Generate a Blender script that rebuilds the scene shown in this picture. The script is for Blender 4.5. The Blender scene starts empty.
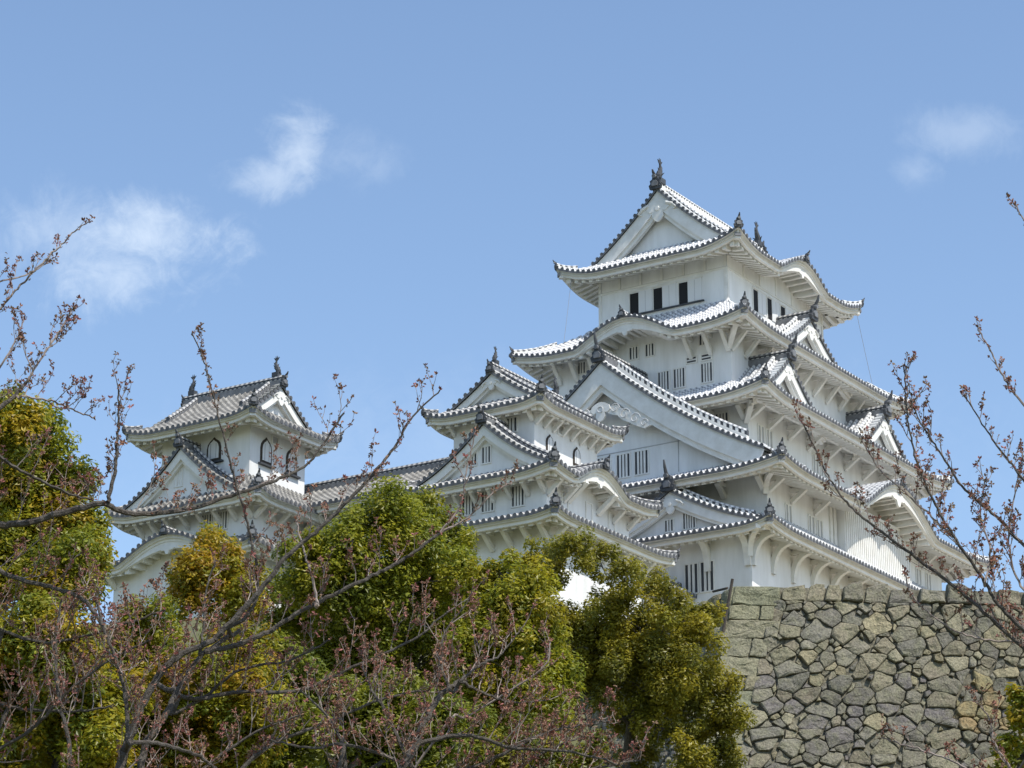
import bpy, math, random
from mathutils import Vector, noise
random.seed(7)
R = math.radians
sc = bpy.context.scene
col = sc.collection

# ------------------------------------------------------------------ camera
FOC, PITCH, PSI = 2800.0, 0.323, 0.992
cs, sn = math.cos(PSI), math.sin(PSI)
def to_castle(v):                       # camera heading frame -> castle frame (x east face, y north)
    return Vector((cs*v[0]+sn*v[1], -sn*v[0]+cs*v[1], v[2]))
EYE = to_castle((-12.559, -164.989, 0.0))
FW = to_castle((0, math.cos(PITCH), math.sin(PITCH)))
RT = to_castle((1, 0, 0))
UP = to_castle((0, -math.sin(PITCH), math.cos(PITCH)))
cd = bpy.data.cameras.new('camera')
cd.sensor_width = 36.0
cd.lens = FOC/1024*36.0
cd.clip_start, cd.clip_end = 0.5, 20000
cam = bpy.data.objects.new('camera', cd)
col.objects.link(cam)
from mathutils import Matrix
M = Matrix(((RT.x, UP.x, -FW.x, EYE.x), (RT.y, UP.y, -FW.y, EYE.y), (RT.z, UP.z, -FW.z, EYE.z), (0, 0, 0, 1)))
cam.matrix_world = M
sc.camera = cam
def at(px, py, zc):
    return EYE + (FW + RT*((px-512)/FOC) - UP*((py-384)/FOC))*zc

# ------------------------------------------------------------------ light
SUN_EL, SUN_WEST = R(55), R(10)         # sun stands in the south, a little west
sd = Vector((-math.sin(SUN_WEST)*math.cos(SUN_EL), -math.cos(SUN_WEST)*math.cos(SUN_EL), math.sin(SUN_EL)))
ld = bpy.data.lights.new('sun', 'SUN')
ld.energy, ld.angle, ld.color = 3.4, R(0.53), (1.0, 0.95, 0.87)
sun = bpy.data.objects.new('sun', ld)
sun.rotation_euler = (-sd).to_track_quat('-Z', 'Y').to_euler()
col.objects.link(sun)
w = bpy.data.worlds.new('World')
sc.world = w
w.use_nodes = True
nt = w.node_tree
bg = nt.nodes['Background']
bg.inputs[1].default_value = 0.15
sky = nt.nodes.new('ShaderNodeTexSky')
sky.sky_type = 'NISHITA'
sky.sun_disc = False
sky.sun_elevation = SUN_EL
sky.sun_rotation = math.pi + SUN_WEST
sky.air_density, sky.dust_density, sky.ozone_density = 1.0, 0.6, 1.0
tc = nt.nodes.new('ShaderNodeTexCoord')
# thin clouds at fixed directions of the sky
nz = nt.nodes.new('ShaderNodeTexNoise')
nz.inputs['Scale'].default_value = 26; nz.inputs['Detail'].default_value = 12; nz.inputs['Roughness'].default_value = 0.68
nz.inputs['Distortion'].default_value = 0.5
nt.links.new(tc.outputs['Generated'], nz.inputs['Vector'])
nz2 = nt.nodes.new('ShaderNodeTexNoise')
nz2.inputs['Scale'].default_value = 85; nz2.inputs['Detail'].default_value = 9; nz2.inputs['Roughness'].default_value = 0.65; nz2.inputs['Distortion'].default_value = 1.2
nt.links.new(tc.outputs['Generated'], nz2.inputs['Vector'])
acc = None
def vmath(op, a, b):
    n = nt.nodes.new('ShaderNodeVectorMath'); n.operation = op
    for i, x in enumerate((a, b)):
        if isinstance(x, bpy.types.NodeSocket): nt.links.new(x, n.inputs[i])
        else: n.inputs[i].default_value = x
    return n
def fmath(op, a, b, clamp=False):
    n = nt.nodes.new('ShaderNodeMath'); n.operation = op; n.use_clamp = clamp
    for i, x in enumerate((a, b)):
        if isinstance(x, bpy.types.NodeSocket): nt.links.new(x, n.inputs[i])
        else: n.inputs[i].default_value = x
    return n.outputs[0]
for (px, py, rx, ry, am) in ((150, 238, 78, 36, 0.62), (125, 275, 75, 38, 0.50), (45, 232, 75, 40, 0.36), (300, 150, 32, 40, 0.50), (272, 178, 46, 22, 0.42), (345, 160, 60, 26, 0.18),
                             (968, 132, 56, 22, 0.24), (915, 172, 22, 16, 0.20), (560, 470, 420, 90, 0.12)):
    c = (at(px, py, 1)-EYE).normalized()
    d = vmath('SUBTRACT', tc.outputs['Generated'], tuple(c)).outputs[0]
    a = vmath('DOT_PRODUCT', d, tuple(RT*(FOC/rx))).outputs['Value']
    b = vmath('DOT_PRODUCT', d, tuple(UP*(FOC/ry))).outputs['Value']
    q = fmath('SQRT', fmath('ADD', fmath('MULTIPLY', a, a), fmath('MULTIPLY', b, b)), 0)
    v = fmath('SUBTRACT', fmath('ADD', fmath('ADD', fmath('MULTIPLY', nz.outputs[0], 2.6), fmath('MULTIPLY', nz2.outputs[0], 1.3)), -0.72), q)
    mr = nt.nodes.new('ShaderNodeMapRange'); mr.interpolation_type = 'SMOOTHSTEP'
    mr.inputs[1].default_value, mr.inputs[2].default_value = -0.15, 1.5
    mr.inputs[4].default_value = am*0.84
    nt.links.new(v, mr.inputs[0]); m = mr.outputs[0]
    acc = m if acc is None else fmath('MAXIMUM', acc, m)
soft = acc
mix = nt.nodes.new('ShaderNodeMixRGB')
mix.inputs[2].default_value = (4.9, 5.4, 5.9, 1)
tint = nt.nodes.new('ShaderNodeMixRGB'); tint.blend_type = 'MULTIPLY'; tint.inputs[0].default_value = 1
tint.inputs[2].default_value = (0.91, 0.935, 0.955, 1)
nt.links.new(sky.outputs[0], tint.inputs[1])
nt.links.new(soft, mix.inputs[0]); nt.links.new(tint.outputs[0], mix.inputs[1])
nt.links.new(mix.outputs[0], bg.inputs[0])
sc.view_settings.view_transform = 'Standard'
sc.view_settings.look = 'None'
sc.view_settings.gamma = 1
sc.view_settings.exposure = 0.47
sc.view_settings.use_curve_mapping = False

# ------------------------------------------------------------------ materials
MATS = {}
def mat(name, rgb, rough=0.8, var=0.0, scale=1.0, rgb2=None, bump=0.0, bscale=8.0, attr=None, stripes=None, spec=0.3, trans=0.0, lo=0.35, hi=0.65, streak=0, grain=None):
    m = bpy.data.materials.new(name); m.use_nodes = True
    n = m.node_tree; N, L = n.nodes, n.links
    p = N['Principled BSDF']
    p.inputs['Roughness'].default_value = rough
    p.inputs['Specular IOR Level'].default_value = spec
    p.inputs['Base Color'].default_value = (*rgb, 1)
    g = N.new('ShaderNodeNewGeometry')
    out = None
    def noise_tex(s, det=5, rgh=0.6):
        t = N.new('ShaderNodeTexNoise'); t.inputs['Scale'].default_value = s; t.inputs['Detail'].default_value = det
        t.inputs['Roughness'].default_value = rgh
        if streak and s == scale:
            mp = N.new('ShaderNodeMapping'); mp.inputs['Scale'].default_value = (1, 1, streak)
            L.new(g.outputs['Position'], mp.inputs['Vector']); L.new(mp.outputs[0], t.inputs['Vector'])
        else: L.new(g.outputs['Position'], t.inputs['Vector'])
        return t
    if attr:
        a = N.new('ShaderNodeAttribute'); a.attribute_name = attr
        out = a.outputs['Color']
    if stripes:
        uv = N.new('ShaderNodeUVMap')
        sx = N.new('ShaderNodeSeparateXYZ'); L.new(uv.outputs[0], sx.inputs[0])
        d = N.new('ShaderNodeMath'); d.operation = 'DIVIDE'; L.new(sx.outputs[1], d.inputs[0]); d.inputs[1].default_value = stripes[0]
        f = N.new('ShaderNodeMath'); f.operation = 'FRACT'; L.new(d.outputs[0], f.inputs[0])
        c = N.new('ShaderNodeMath'); c.operation = 'GREATER_THAN'; L.new(f.outputs[0], c.inputs[0]); c.inputs[1].default_value = stripes[1]
        mx = N.new('ShaderNodeMixRGB'); L.new(c.outputs[0], mx.inputs[0])
        mx.inputs[1].default_value = (*rgb, 1); mx.inputs[2].default_value = (*rgb2, 1)
        out = mx.outputs[0]
    if var > 0:
        t = noise_tex(scale)
        mr = N.new('ShaderNodeMapRange'); mr.inputs[1].default_value = lo; mr.inputs[2].default_value = hi
        L.new(t.outputs[0], mr.inputs[0])
        mx = N.new('ShaderNodeMixRGB')
        if rgb2 and not stripes:
            mx.inputs[2].default_value = (*rgb2, 1)
            ml = N.new('ShaderNodeMath'); ml.operation = 'MULTIPLY'; L.new(mr.outputs[0], ml.inputs[0]); ml.inputs[1].default_value = var
            L.new(ml.outputs[0], mx.inputs[0])
            if out: L.new(out, mx.inputs[1])
            else: mx.inputs[1].default_value = (*rgb, 1)
        else:
            mx.blend_type = 'MULTIPLY'; mx.inputs[0].default_value = 1
            r2 = N.new('ShaderNodeMapRange'); r2.inputs[3].default_value = 1-var; r2.inputs[4].default_value = 1.0
            L.new(mr.outputs[0], r2.inputs[0])
            L.new(r2.outputs[0], mx.inputs[2])
            if out: L.new(out, mx.inputs[1])
            else: mx.inputs[1].default_value = (*rgb, 1)
        out = mx.outputs[0]
    if grain:
        t = noise_tex(grain[0], 6, .7)
        mr = N.new('ShaderNodeMapRange'); mr.inputs[1].default_value = .36; mr.inputs[2].default_value = .62; mr.inputs[3].default_value = 1-grain[1]; mr.inputs[4].default_value = 1.08
        L.new(t.outputs[0], mr.inputs[0])
        mx = N.new('ShaderNodeMixRGB'); mx.blend_type = 'MULTIPLY'; mx.inputs[0].default_value = 1
        L.new(out, mx.inputs[1]); L.new(mr.outputs[0], mx.inputs[2]); out = mx.outputs[0]
    if out: L.new(out, p.inputs['Base Color'])
    if bump > 0:
        t = noise_tex(bscale, 6, 0.65)
        b = N.new('ShaderNodeBump'); b.inputs['Strength'].default_value = bump; b.inputs['Distance'].default_value = 0.1
        L.new(t.outputs[0], b.inputs['Height']); L.new(b.outputs[0], p.inputs['Normal'])
    if trans > 0:
        tr = N.new('ShaderNodeBsdfTranslucent')
        if out: L.new(out, tr.inputs[0])
        else: tr.inputs[0].default_value = (*rgb, 1)
        ms = N.new('ShaderNodeMixShader'); ms.inputs[0].default_value = trans
        L.new(p.outputs[0], ms.inputs[1]); L.new(tr.outputs[0], ms.inputs[2])
        L.new(ms.outputs[0], N['Material Output'].inputs[0])
    MATS[name] = m
    return m
mat('plaster', (0.83, 0.83, 0.815), 0.85, 0.75, 1.1, (0.65, 0.645, 0.62), 0.08, 3.0, streak=.16)
mat('plaster_trim', (0.81, 0.80, 0.76), 0.85, 0.6, 1.6, (0.64, 0.62, 0.565), 0.1, 4.0)
mat('rib', (0.77, 0.77, 0.76), 0.8, 0.25, 2.0, stripes=(0.34, 0.55), rgb2=(0.38, 0.385, 0.40))
mat('pan', (0.34, 0.35, 0.365), 0.7, 0.35, 1.3)
mat('rib_old', (0.40, 0.385, 0.35), 0.85, 0.5, 1.6, stripes=(0.34, 0.45), rgb2=(0.20, 0.195, 0.185))
mat('pan_old', (0.24, 0.232, 0.215), 0.8, 0.5, 1.6)
mat('cap', (0.13, 0.135, 0.145), 0.7, 0.4, 3.0)
mat('rib_grey', (0.50, 0.49, 0.465), 0.8, stripes=(0.34, 0.50), rgb2=(0.19, 0.19, 0.20))
mat('pan_grey', (0.24, 0.24, 0.245), 0.7, 0.4, 1.3)
mat('tile_dark', (0.075, 0.08, 0.088), 0.6, 0.4, 3.0)
mat('tile_mid', (0.21, 0.215, 0.225), 0.6, 0.4, 3.0)
mat('recess', (0.018, 0.018, 0.02), 0.8)
mat('pane', (0.055, 0.058, 0.065), 0.6)
mat('shutter', (0.72, 0.72, 0.71), 0.8)
mat('groove', (0.44, 0.44, 0.44), 0.9)
mat('relief', (0.60, 0.60, 0.60), 0.9)
mat('wood', (0.085, 0.07, 0.058), 0.85, 0.4, 6.0)
mat('stone', (0.3, 0.29, 0.25), 0.95, 0.6, 2.6, (0.235, 0.228, 0.140), 1.0, 9.0, attr='col', lo=0.42, hi=0.66, grain=(13.0, .5))
mat('stone_gap', (0.235, 0.215, 0.155), 1.0, 0.9, 5.0, (0.07, 0.066, 0.048), 1.0, 9.0)
mat('base_stone', (0.27, 0.26, 0.22), 0.95, 0.6, 0.8, None, 1.0, 2.0)
mat('sand', (0.40, 0.345, 0.25), 1.0, 0.5, 0.4, (0.28, 0.24, 0.16), 0.3, 2.0)
mat('earth', (0.15, 0.14, 0.075), 1.0, 0.8, 0.4, (0.08, 0.095, 0.03), 0.5, 2.0)
mat('bark', (0.085, 0.072, 0.06), 0.95, 0.6, 20.0, (0.19, 0.17, 0.145), 0.6, 40.0)
mat('twig', (0.19, 0.145, 0.125), 0.9, 0.7, 7.0, (0.42, 0.36, 0.31))
mat('wire', (0.25, 0.26, 0.28), 0.5)
mat('leaf', (0.08, 0.1, 0.02), 0.42, attr='col', spec=0.5, trans=0.5)
mat('bud', (0.16, 0.05, 0.035), 0.7, attr='col', trans=0.15)

# ------------------------------------------------------------------ mesh builder
ORG = {}
def parent_origin(p): return ORG.get(p.name, Vector((0, 0, 0))) if p else Vector((0, 0, 0))
class G:
    def __init__(s): s.v = []; s.f = []; s.m = []; s.u = []; s.c = []; s.names = []; s.smooth = False
    def mi(s, name):
        if name not in s.names: s.names.append(name)
        return s.names.index(name)
    def face(s, pts, m, uv=None, c=None):
        i = len(s.v); s.v.extend([tuple(p) for p in pts])
        s.f.append(tuple(range(i, i+len(pts)))); s.m.append(s.mi(m)); s.u.append(uv); s.c.append(c)
    def grid(s, rows, m, closed=False, uvs=None, c=None):
        """rows: list of lists of points (same length)"""
        i = len(s.v); n = len(rows[0])
        for r in rows: s.v.extend([tuple(p) for p in r])
        mi = s.mi(m)
        for a in range(len(rows)-1):
            for b in range(n if closed else n-1):
                b2 = (b+1) % n
                s.f.append((i+a*n+b, i+a*n+b2, i+(a+1)*n+b2, i+(a+1)*n+b)); s.m.append(mi); s.c.append(c)
                s.u.append([uvs[a], uvs[a], uvs[a+1], uvs[a+1]] if uvs else None)
    def box8(s, p, m):
        for q in ((0, 1, 2, 3), (7, 6, 5, 4), (0, 4, 5, 1), (1, 5, 6, 2), (2, 6, 7, 3), (3, 7, 4, 0)):
            s.face([p[k] for k in q], m)
    def box(s, fr, a0, a1, r0, r1, z0, z1, m):
        s.box8([fr.p(a0, r0, z0), fr.p(a1, r0, z0), fr.p(a1, r1, z0), fr.p(a0, r1, z0),
                fr.p(a0, r0, z1), fr.p(a1, r0, z1), fr.p(a1, r1, z1), fr.p(a0, r1, z1)], m)
    def prism(s, fr, outline, r0, r1, m):
        """outline of (a, z) extruded from r0 to r1"""
        A = [fr.p(a, r0, z) for a, z in outline]; B = [fr.p(a, r1, z) for a, z in outline]
        s.face(A, m); s.face(B[::-1], m)
        for k in range(len(A)):
            j = (k+1) % len(A); s.face([A[k], A[j], B[j], B[k]], m)
    def tube(s, pts, rad, m, n=6, cap=True, c=None, scale=None):
        rows = []
        pts = [Vector(p) for p in pts]
        ref = None
        for i, p in enumerate(pts):
            t = (pts[min(i+1, len(pts)-1)]-pts[max(i-1, 0)])
            if t.length < 1e-9: t = Vector((0, 0, 1))
            t.normalize()
            if ref is None:
                ref = Vector((0, 0, 1)) if abs(t.z) < 0.9 else Vector((1, 0, 0))
            x = t.cross(ref)
            if x.length < 1e-6: x = t.orthogonal()
            x.normalize(); y = x.cross(t); ref = y
            r = rad[i] if isinstance(rad, (list, tuple)) else rad
            rows.append([p + x*(math.cos(2*math.pi*k/n)*r) + y*(math.sin(2*math.pi*k/n)*r) for k in range(n)])
        s.grid(rows, m, True, c=c)
        if cap:
            s.face(rows[0][::-1], m, c=c); s.face(rows[-1], m, c=c)
    def build(s, name, parent=None, smooth=False):
        o0 = parent_origin(parent)
        me = bpy.data.meshes.new(name)
        me.from_pydata([(x-o0.x, y-o0.y, z-o0.z) for x, y, z in s.v], [], s.f)
        for nm in s.names: me.materials.append(MATS[nm])
        me.polygons.foreach_set('material_index', s.m)
        if any(u is not None for u in s.u):
            lay = me.uv_layers.new(name='uv'); flat = []
            for f, u in zip(s.f, s.u):
                if u is None: flat.extend([0.0]*(2*len(f)))
                else:
                    for t in u: flat.extend((0.0, t))
            lay.data.foreach_set('uv', flat)
        if any(c is not None for c in s.c):
            at_ = me.color_attributes.new('col', 'FLOAT_COLOR', 'CORNER'); flat = []
            for f, c in zip(s.f, s.c):
                c = c or (0.3, 0.3, 0.3); flat.extend((c[0], c[1], c[2], 1.0)*len(f))
            at_.data.foreach_set('color', flat)
        if smooth: me.polygons.foreach_set('use_smooth', [True]*len(s.f))
        me.update()
        o = bpy.data.objects.new(name, me); col.objects.link(o)
        if parent: o.parent = parent
        ORG[o.name] = o0
        return o
class Fr:
    """frame: a along the wall, r outwards, z absolute height"""
    def __init__(s, o, n):
        s.o = Vector((o[0], o[1], 0)); s.n = Vector((n[0], n[1], 0)).normalized()
        s.s = Vector((-s.n.y, s.n.x, 0))      # seen from outside, a grows to the right
    def p(s, a, r, z): return (s.o.x+s.s.x*a+s.n.x*r, s.o.y+s.s.y*a+s.n.y*r, z)
NRM = {'S': (0, -1), 'N': (0, 1), 'W': (-1, 0), 'E': (1, 0)}
def rect_frame(rc, side):
    x0, x1, y0, y1 = rc
    c = {'S': ((x0+x1)/2, y0), 'N': ((x0+x1)/2, y1), 'W': (x0, (y0+y1)/2), 'E': (x1, (y0+y1)/2)}[side]
    L = (x1-x0)/2 if side in 'SN' else (y1-y0)/2
    return Fr(c, NRM[side]), L
def thing(name, label, cat, loc, group=None):
    o = bpy.data.objects.new(name, None); col.objects.link(o); o.location = loc
    o.empty_display_size = 1
    o['label'] = label; o['category'] = cat
    if group: o['group'] = group
    ORG[o.name] = Vector(loc)
    return o
def tag(o, label, cat, group=None, kind=None):
    if label: o['label'] = label
    if cat: o['category'] = cat
    if group: o['group'] = group
    if kind: o['kind'] = kind
    return o

# ------------------------------------------------------------------ roof pieces
def ridge_sweep(g, pts, w=0.34, h=0.5, style='light', cut=False):
    """a tiled ridge along a polyline"""
    pts = [Vector(p) for p in pts]
    # resample
    rs = [pts[0]]
    for a, b in zip(pts, pts[1:]):
        k = max(1, int((b-a).length/0.32))
        for i in range(1, k+1): rs.append(a.lerp(b, i/k))
    side = []
    for i in range(len(rs)):
        t = rs[min(i+1, len(rs)-1)]-rs[max(i-1, 0)]
        s = Vector((t.y, -t.x, 0)); s.normalize(); side.append(s)
    Z = Vector((0, 0, 1))
    base = 'plaster_trim' if style == 'light' else 'tile_mid'
    def ring(p, s, w2, z0, z1): return [p-s*w2+Z*z0, p+s*w2+Z*z0, p+s*w2+Z*z1, p-s*w2+Z*z1]
    rows = [ring(p, s, w/2, -0.15, h*0.45) for p, s in zip(rs, side)]
    g.grid(rows, base, True); g.face(rows[0][::-1], base); g.face(rows[-1], base)
    rows = [ring(p, s, w/2*0.8, h*0.45-0.01, h*0.75) for p, s in zip(rs, side)]
    g.grid(rows, 'tile_dark', True); g.face(rows[0][::-1], 'tile_dark'); g.face(rows[-1], 'tile_dark')
    # white dashes in the dark band
    for i in range(0, len(rs)-1):
        p, q, s = rs[i], rs[i+1], side[i]
        a = p.lerp(q, 0.12); b = p.lerp(q, 0.62)
        wk = w/2*0.86
        if style == 'light':
            g.box8([a-s*wk+Z*h*0.46, a+s*wk+Z*h*0.46, b+s*wk+Z*h*0.46, b-s*wk+Z*h*0.46,
                    a-s*wk+Z*h*0.72, a+s*wk+Z*h*0.72, b+s*wk+Z*h*0.72, b-s*wk+Z*h*0.72], 'plaster_trim')
        else:
            g.box8([a-s*wk+Z*h*0.50, a+s*wk+Z*h*0.50, b+s*wk+Z*h*0.50, b-s*wk+Z*h*0.50,
                    a-s*wk+Z*h*0.58, a+s*wk+Z*h*0.58, b+s*wk+Z*h*0.58, b-s*wk+Z*h*0.58], 'rib_grey')
    rows = []; uv = []; acc = 0
    r = w*0.46
    for i, (p, s) in enumerate(zip(rs, side)):
        if i: acc += (rs[i]-rs[i-1]).length
        uv.append(acc)
        rows.append([p+Z*(h*0.75)+s*(r*math.cos(k*math.pi/4))+Z*(r*0.9*math.sin(k*math.pi/4)) for k in range(5)])
    g.grid(rows, 'rib' if style == 'light' else 'rib_grey', False, uv)
    g.face(rows[0], 'tile_dark'); g.face(rows[-1][::-1], 'tile_dark')

def onigawara(parent, pos, n, k=1.0, spike=1.0, name='ridge_end_ornament'):
    g = G(); fr = Fr((pos[0], pos[1]), n); z = pos[2]
    o = [(-.42, -.1), (.42, -.1), (.5, .18), (.36, .3), (.40, .52), (.22, .62), (.2, .82), (0, .95), (-.2, .82), (-.22, .62), (-.40, .52), (-.36, .3), (-.5, .18)]
    g.prism(fr, [(a*k, z+b*k) for a, b in o], -0.1*k, 0.1*k, 'tile_dark')
    o2 = [(-.2, .1), (.2, .1), (.26, .32), (.12, .5), (-.12, .5), (-.26, .32)]
    g.prism(fr, [(a*k, z+b*k) for a, b in o2], 0.1*k, 0.2*k, 'tile_mid')
    for sx in (-.3, .3):
        g.tube([fr.p(sx*k, -0.02, z+.08*k), fr.p(sx*1.25*k, .12*k, z+.12*k)], [.12*k, .05*k], 'tile_dark', 6)
    pts = [fr.p(0, -.1*k, z+.72*k), fr.p(0, .18*k, z+.92*k), fr.p(0, .34*k, z+(.95+.28*spike)*k), fr.p(0, .42*k, z+(1.0+.55*spike)*k)]
    g.tube(pts, [.13*k, .12*k, .09*k, .05*k], 'tile_dark', 7)
    g.tube([fr.p(0, .08*k, z+.8*k), fr.p(0, .3*k, z+.78*k)], [.14*k, .14*k], 'tile_mid', 8)
    return g.build(name, parent)

def shachi(parent, pos, n, k=1.0):
    """roof fish, head on the ridge end, tail in the air"""
    g = G(); fr = Fr((pos[0], pos[1]), n); z = pos[2]
    path = [(.30, .05), (.28, .3), (.16, .62), (-.02, .95), (-.10, 1.3), (-.02, 1.62), (.12, 1.85)]
    rad = [.30, .34, .31, .25, .18, .11, .05]
    g.tube([fr.p(0, r*k, z+q*k) for r, q in path], [x*k for x in rad], 'tile_dark', 8)
    g.tube([fr.p(0, .25*k, z+.15*k), fr.p(0, .62*k, z+.05*k)], [.24*k, .13*k], 'tile_dark', 7)
    f2 = Fr((pos[0], pos[1]), (-fr.n.y, fr.n.x))
    def fin(outl, t=.03): g.prism(f2, [(-a*k if False else a*k, z+b*k) for a, b in outl], -t*k, t*k, 'tile_dark')
    # a of f2 runs along -n or n; draw the tail fan both ways so that it reads the same
    for sg in (-1, 1):
        fin([(0, 1.55), (sg*.26, 1.75), (sg*.46, 2.08), (sg*.2, 1.98), (sg*.12, 2.3), (0, 1.9)])
    for (r0, z0, r1, z1) in ((-.12, .55, -.42, .8), (-.26, .9, -.5, 1.15), (.2, .95, .42, 1.2), (-.28, 1.25, -.46, 1.5), (.35, .55, .6, .75)):
        g.tube([fr.p(0, r0*k, z+z0*k), fr.p(0, r1*k, z+z1*k)], [.12*k, .015*k], 'tile_dark', 4)
    for sx in (-1, 1):
        g.tube([fr.p(sx*.25*k, .25*k, z+.35*k), fr.p(sx*.55*k, .1*k, z+.6*k)], [.12*k, .02*k], 'tile_dark', 4)
    g.box(fr, -.38*k, .38*k, -.45*k, .5*k, z-.5*k, z+.06*k, 'tile_dark')
    return g.build('fish_ornament', parent)

class Side: pass
def bell(x): return (0.5*(1+math.cos(math.pi*x)))**0.62 if abs(x) < 1 else 0.0
def make_sides(outer, inner, ze, rise, k=0.72, lift=0.6, kc=1.6, karas=None, irim=None):
    """irim = (ridge axis 'x'|'y', tg, prof) makes the two long sides run up to the ridge"""
    karas = karas or {}
    out = {}
    for nm in 'SNWE':
        fr, L = rect_frame(outer, nm)
        x0, x1, y0, y1 = inner; X0, X1, Y0, Y1 = outer
        if nm == 'S': T = y0-Y0; i0, i1 = x0, x1; base = (X0+X1)/2; sg = 1
        if nm == 'N': T = Y1-y1; i0, i1 = x0, x1; base = (X0+X1)/2; sg = -1
        if nm == 'W': T = x0-X0; i0, i1 = y0, y1; base = (Y0+Y1)/2; sg = -1
        if nm == 'E': T = X1-x1; i0, i1 = y0, y1; base = (Y0+Y1)/2; sg = 1
        a0, a1 = sorted(((i0-base)*sg, (i1-base)*sg))
        s = Side(); s.fr, s.L, s.T, s.a0, s.a1, s.ze, s.nm = fr, L, T, a0, a1, ze, nm
        s.kara = karas.get(nm, [])
        s.long = bool(irim) and ((irim[0] == 'x') == (nm in 'SN'))
        s.Tfull = (Y1-Y0)/2 if nm in 'SN' else (X1-X0)/2
        def mk(s=s):
            def tmax(a):
                if a < s.a0: return s.T*max(0.0, (a+s.L)/(s.a0+s.L))
                if a > s.a1: return s.T*max(0.0, (s.L-a)/(s.L-s.a1))
                return s.Tfull if s.long else s.T + (0.35 if irim else 0.0)
            def lf(a, t):
                w = min((a+s.L)/(s.a0+s.L), (s.L-a)/(s.L-s.a1))
                q = max(0.0, 1-w/kc); v = min(1.0, t/s.T)
                return lift*q*q*(1-v)**1.4
            def z(a, t):
                v = t/s.T
                b = irim[2](t) if irim else rise*(k*v+(1-k)*v*v)
                zz = ze+b+lf(a, t)
                for (c, hw, H) in s.kara:
                    bb = bell((a-c)/hw)
                    if bb > 0: zz = max(zz, ze+H*bb)
                return zz
            def zs(a, t):       # soffit
                zz = ze-0.40+0.33*t+lf(a, t)*0.95
                for (c, hw, H) in s.kara:
                    bb = bell((a-c)/hw)
                    if bb > 0: zz = max(zz, ze-0.42+H*bb)
                return zz
            s.tmax, s.z, s.zs = tmax, z, zs
        mk(); out[nm] = s
    return out

RIBR = 0.115
TILES = [('rib', 'pan'), ('rib_grey', 'pan_grey'), ('rib_old', 'pan_old')]
def tile_side(g, s, grey, pitch=0.38):
    rib, pan = TILES[int(grey)]
    fr = s.fr
    n = int(round(2*s.L/pitch)); p = 2*s.L/n
    off = [-p/2, -RIBR, -RIBR*.65, 0, RIBR*.65, RIBR, p/2]
    hh = [0, 0, RIBR*.85, RIBR*1.15, RIBR*.85, 0, 0]
    for i in range(n):
        c = -s.L+p*(i+.5)
        inner_col = s.a0 <= c <= s.a1
        tmc = s.tmax(c)
        nt_ = max(2, int(tmc/0.75)+1)
        rows = []; uv = []
        for j in range(nt_+1):
            v = j/nt_; row = []
            for o, h in zip(off, hh):
                a = max(-s.L, min(s.L, c+o))
                tm = tmc if inner_col else min(s.tmax(a), s.T)
                t = v*tm
                row.append(fr.p(a, -t, s.z(a, t)+h))
            rows.append(row); uv.append(v*tmc)
        g.grid([r[0:2] for r in rows], pan); g.grid([r[5:7] for r in rows], pan)
        g.grid([r[1:6] for r in rows], rib, False, uv)
        z0 = s.z(c, 0)
        # tile end disc and the lip of the pan tiles
        g.face([fr.p(c+RIBR*1.15*math.cos(q*math.pi/3.5), 0.03, z0+0.02+RIBR*1.15*math.sin(q*math.pi/3.5)) for q in range(7)], 'cap')
        a, b = c-p/2, c+p/2
        g.face([fr.p(a, 0.004, s.z(a, 0)), fr.p(b, 0.004, s.z(b, 0)), fr.p(b, 0.004, s.z(b, 0)-.13), fr.p(a, 0.004, s.z(a, 0)-.13)], 'tile_mid')

def eave_parts(g, gr, s, oh, fasc=0.34):
    """white eave board, soffit (g) and rafters (gr)"""
    fr = s.fr
    n = int(2*s.L/0.4)
    A = [-s.L+0.14+(2*s.L-0.28)*i/n for i in range(n+1)]
    g.grid([[fr.p(a, -.02, s.z(a, 0)-.12), fr.p(a, -.20, s.z(a, 0)-.14), fr.p(a, -.22, s.zs(a, 0)-.02), fr.p(a, -.40, s.zs(a, 0)-.02), fr.p(a, -.40, s.zs(a, .1)+.14)] for a in A], 'plaster_trim')
    rows = []
    for a in A:
        w = min(a+s.L, s.L-a)
        tm = min(oh+.15, max(.16, s.tmax(a)))
        rows.append([fr.p(a, -(.1+(tm-.1)*q/4), s.zs(a, .1+(tm-.1)*q/4)+.12) for q in range(5)])
    g.grid(rows, 'plaster_trim')
    k = int(2*s.L/0.5)
    for i in range(k):
        a = -s.L+2*s.L*(i+.5)/k
        tm = min(oh+.1, s.tmax(a)-.1)
        if tm < .55: continue
        hw = .12
        segs = 3
        rows = []
        for q in range(segs+1):
            t = .44+(tm-.44)*q/segs
            zz = s.zs(a, t)
            rows.append([fr.p(a-hw, -t, zz+.12), fr.p(a-hw, -t, zz-.27), fr.p(a+hw, -t, zz-.27), fr.p(a+hw, -t, zz+.12)])
        gr.grid(rows, 'plaster_trim')
        gr.face(rows[0], 'plaster_trim')

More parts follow.
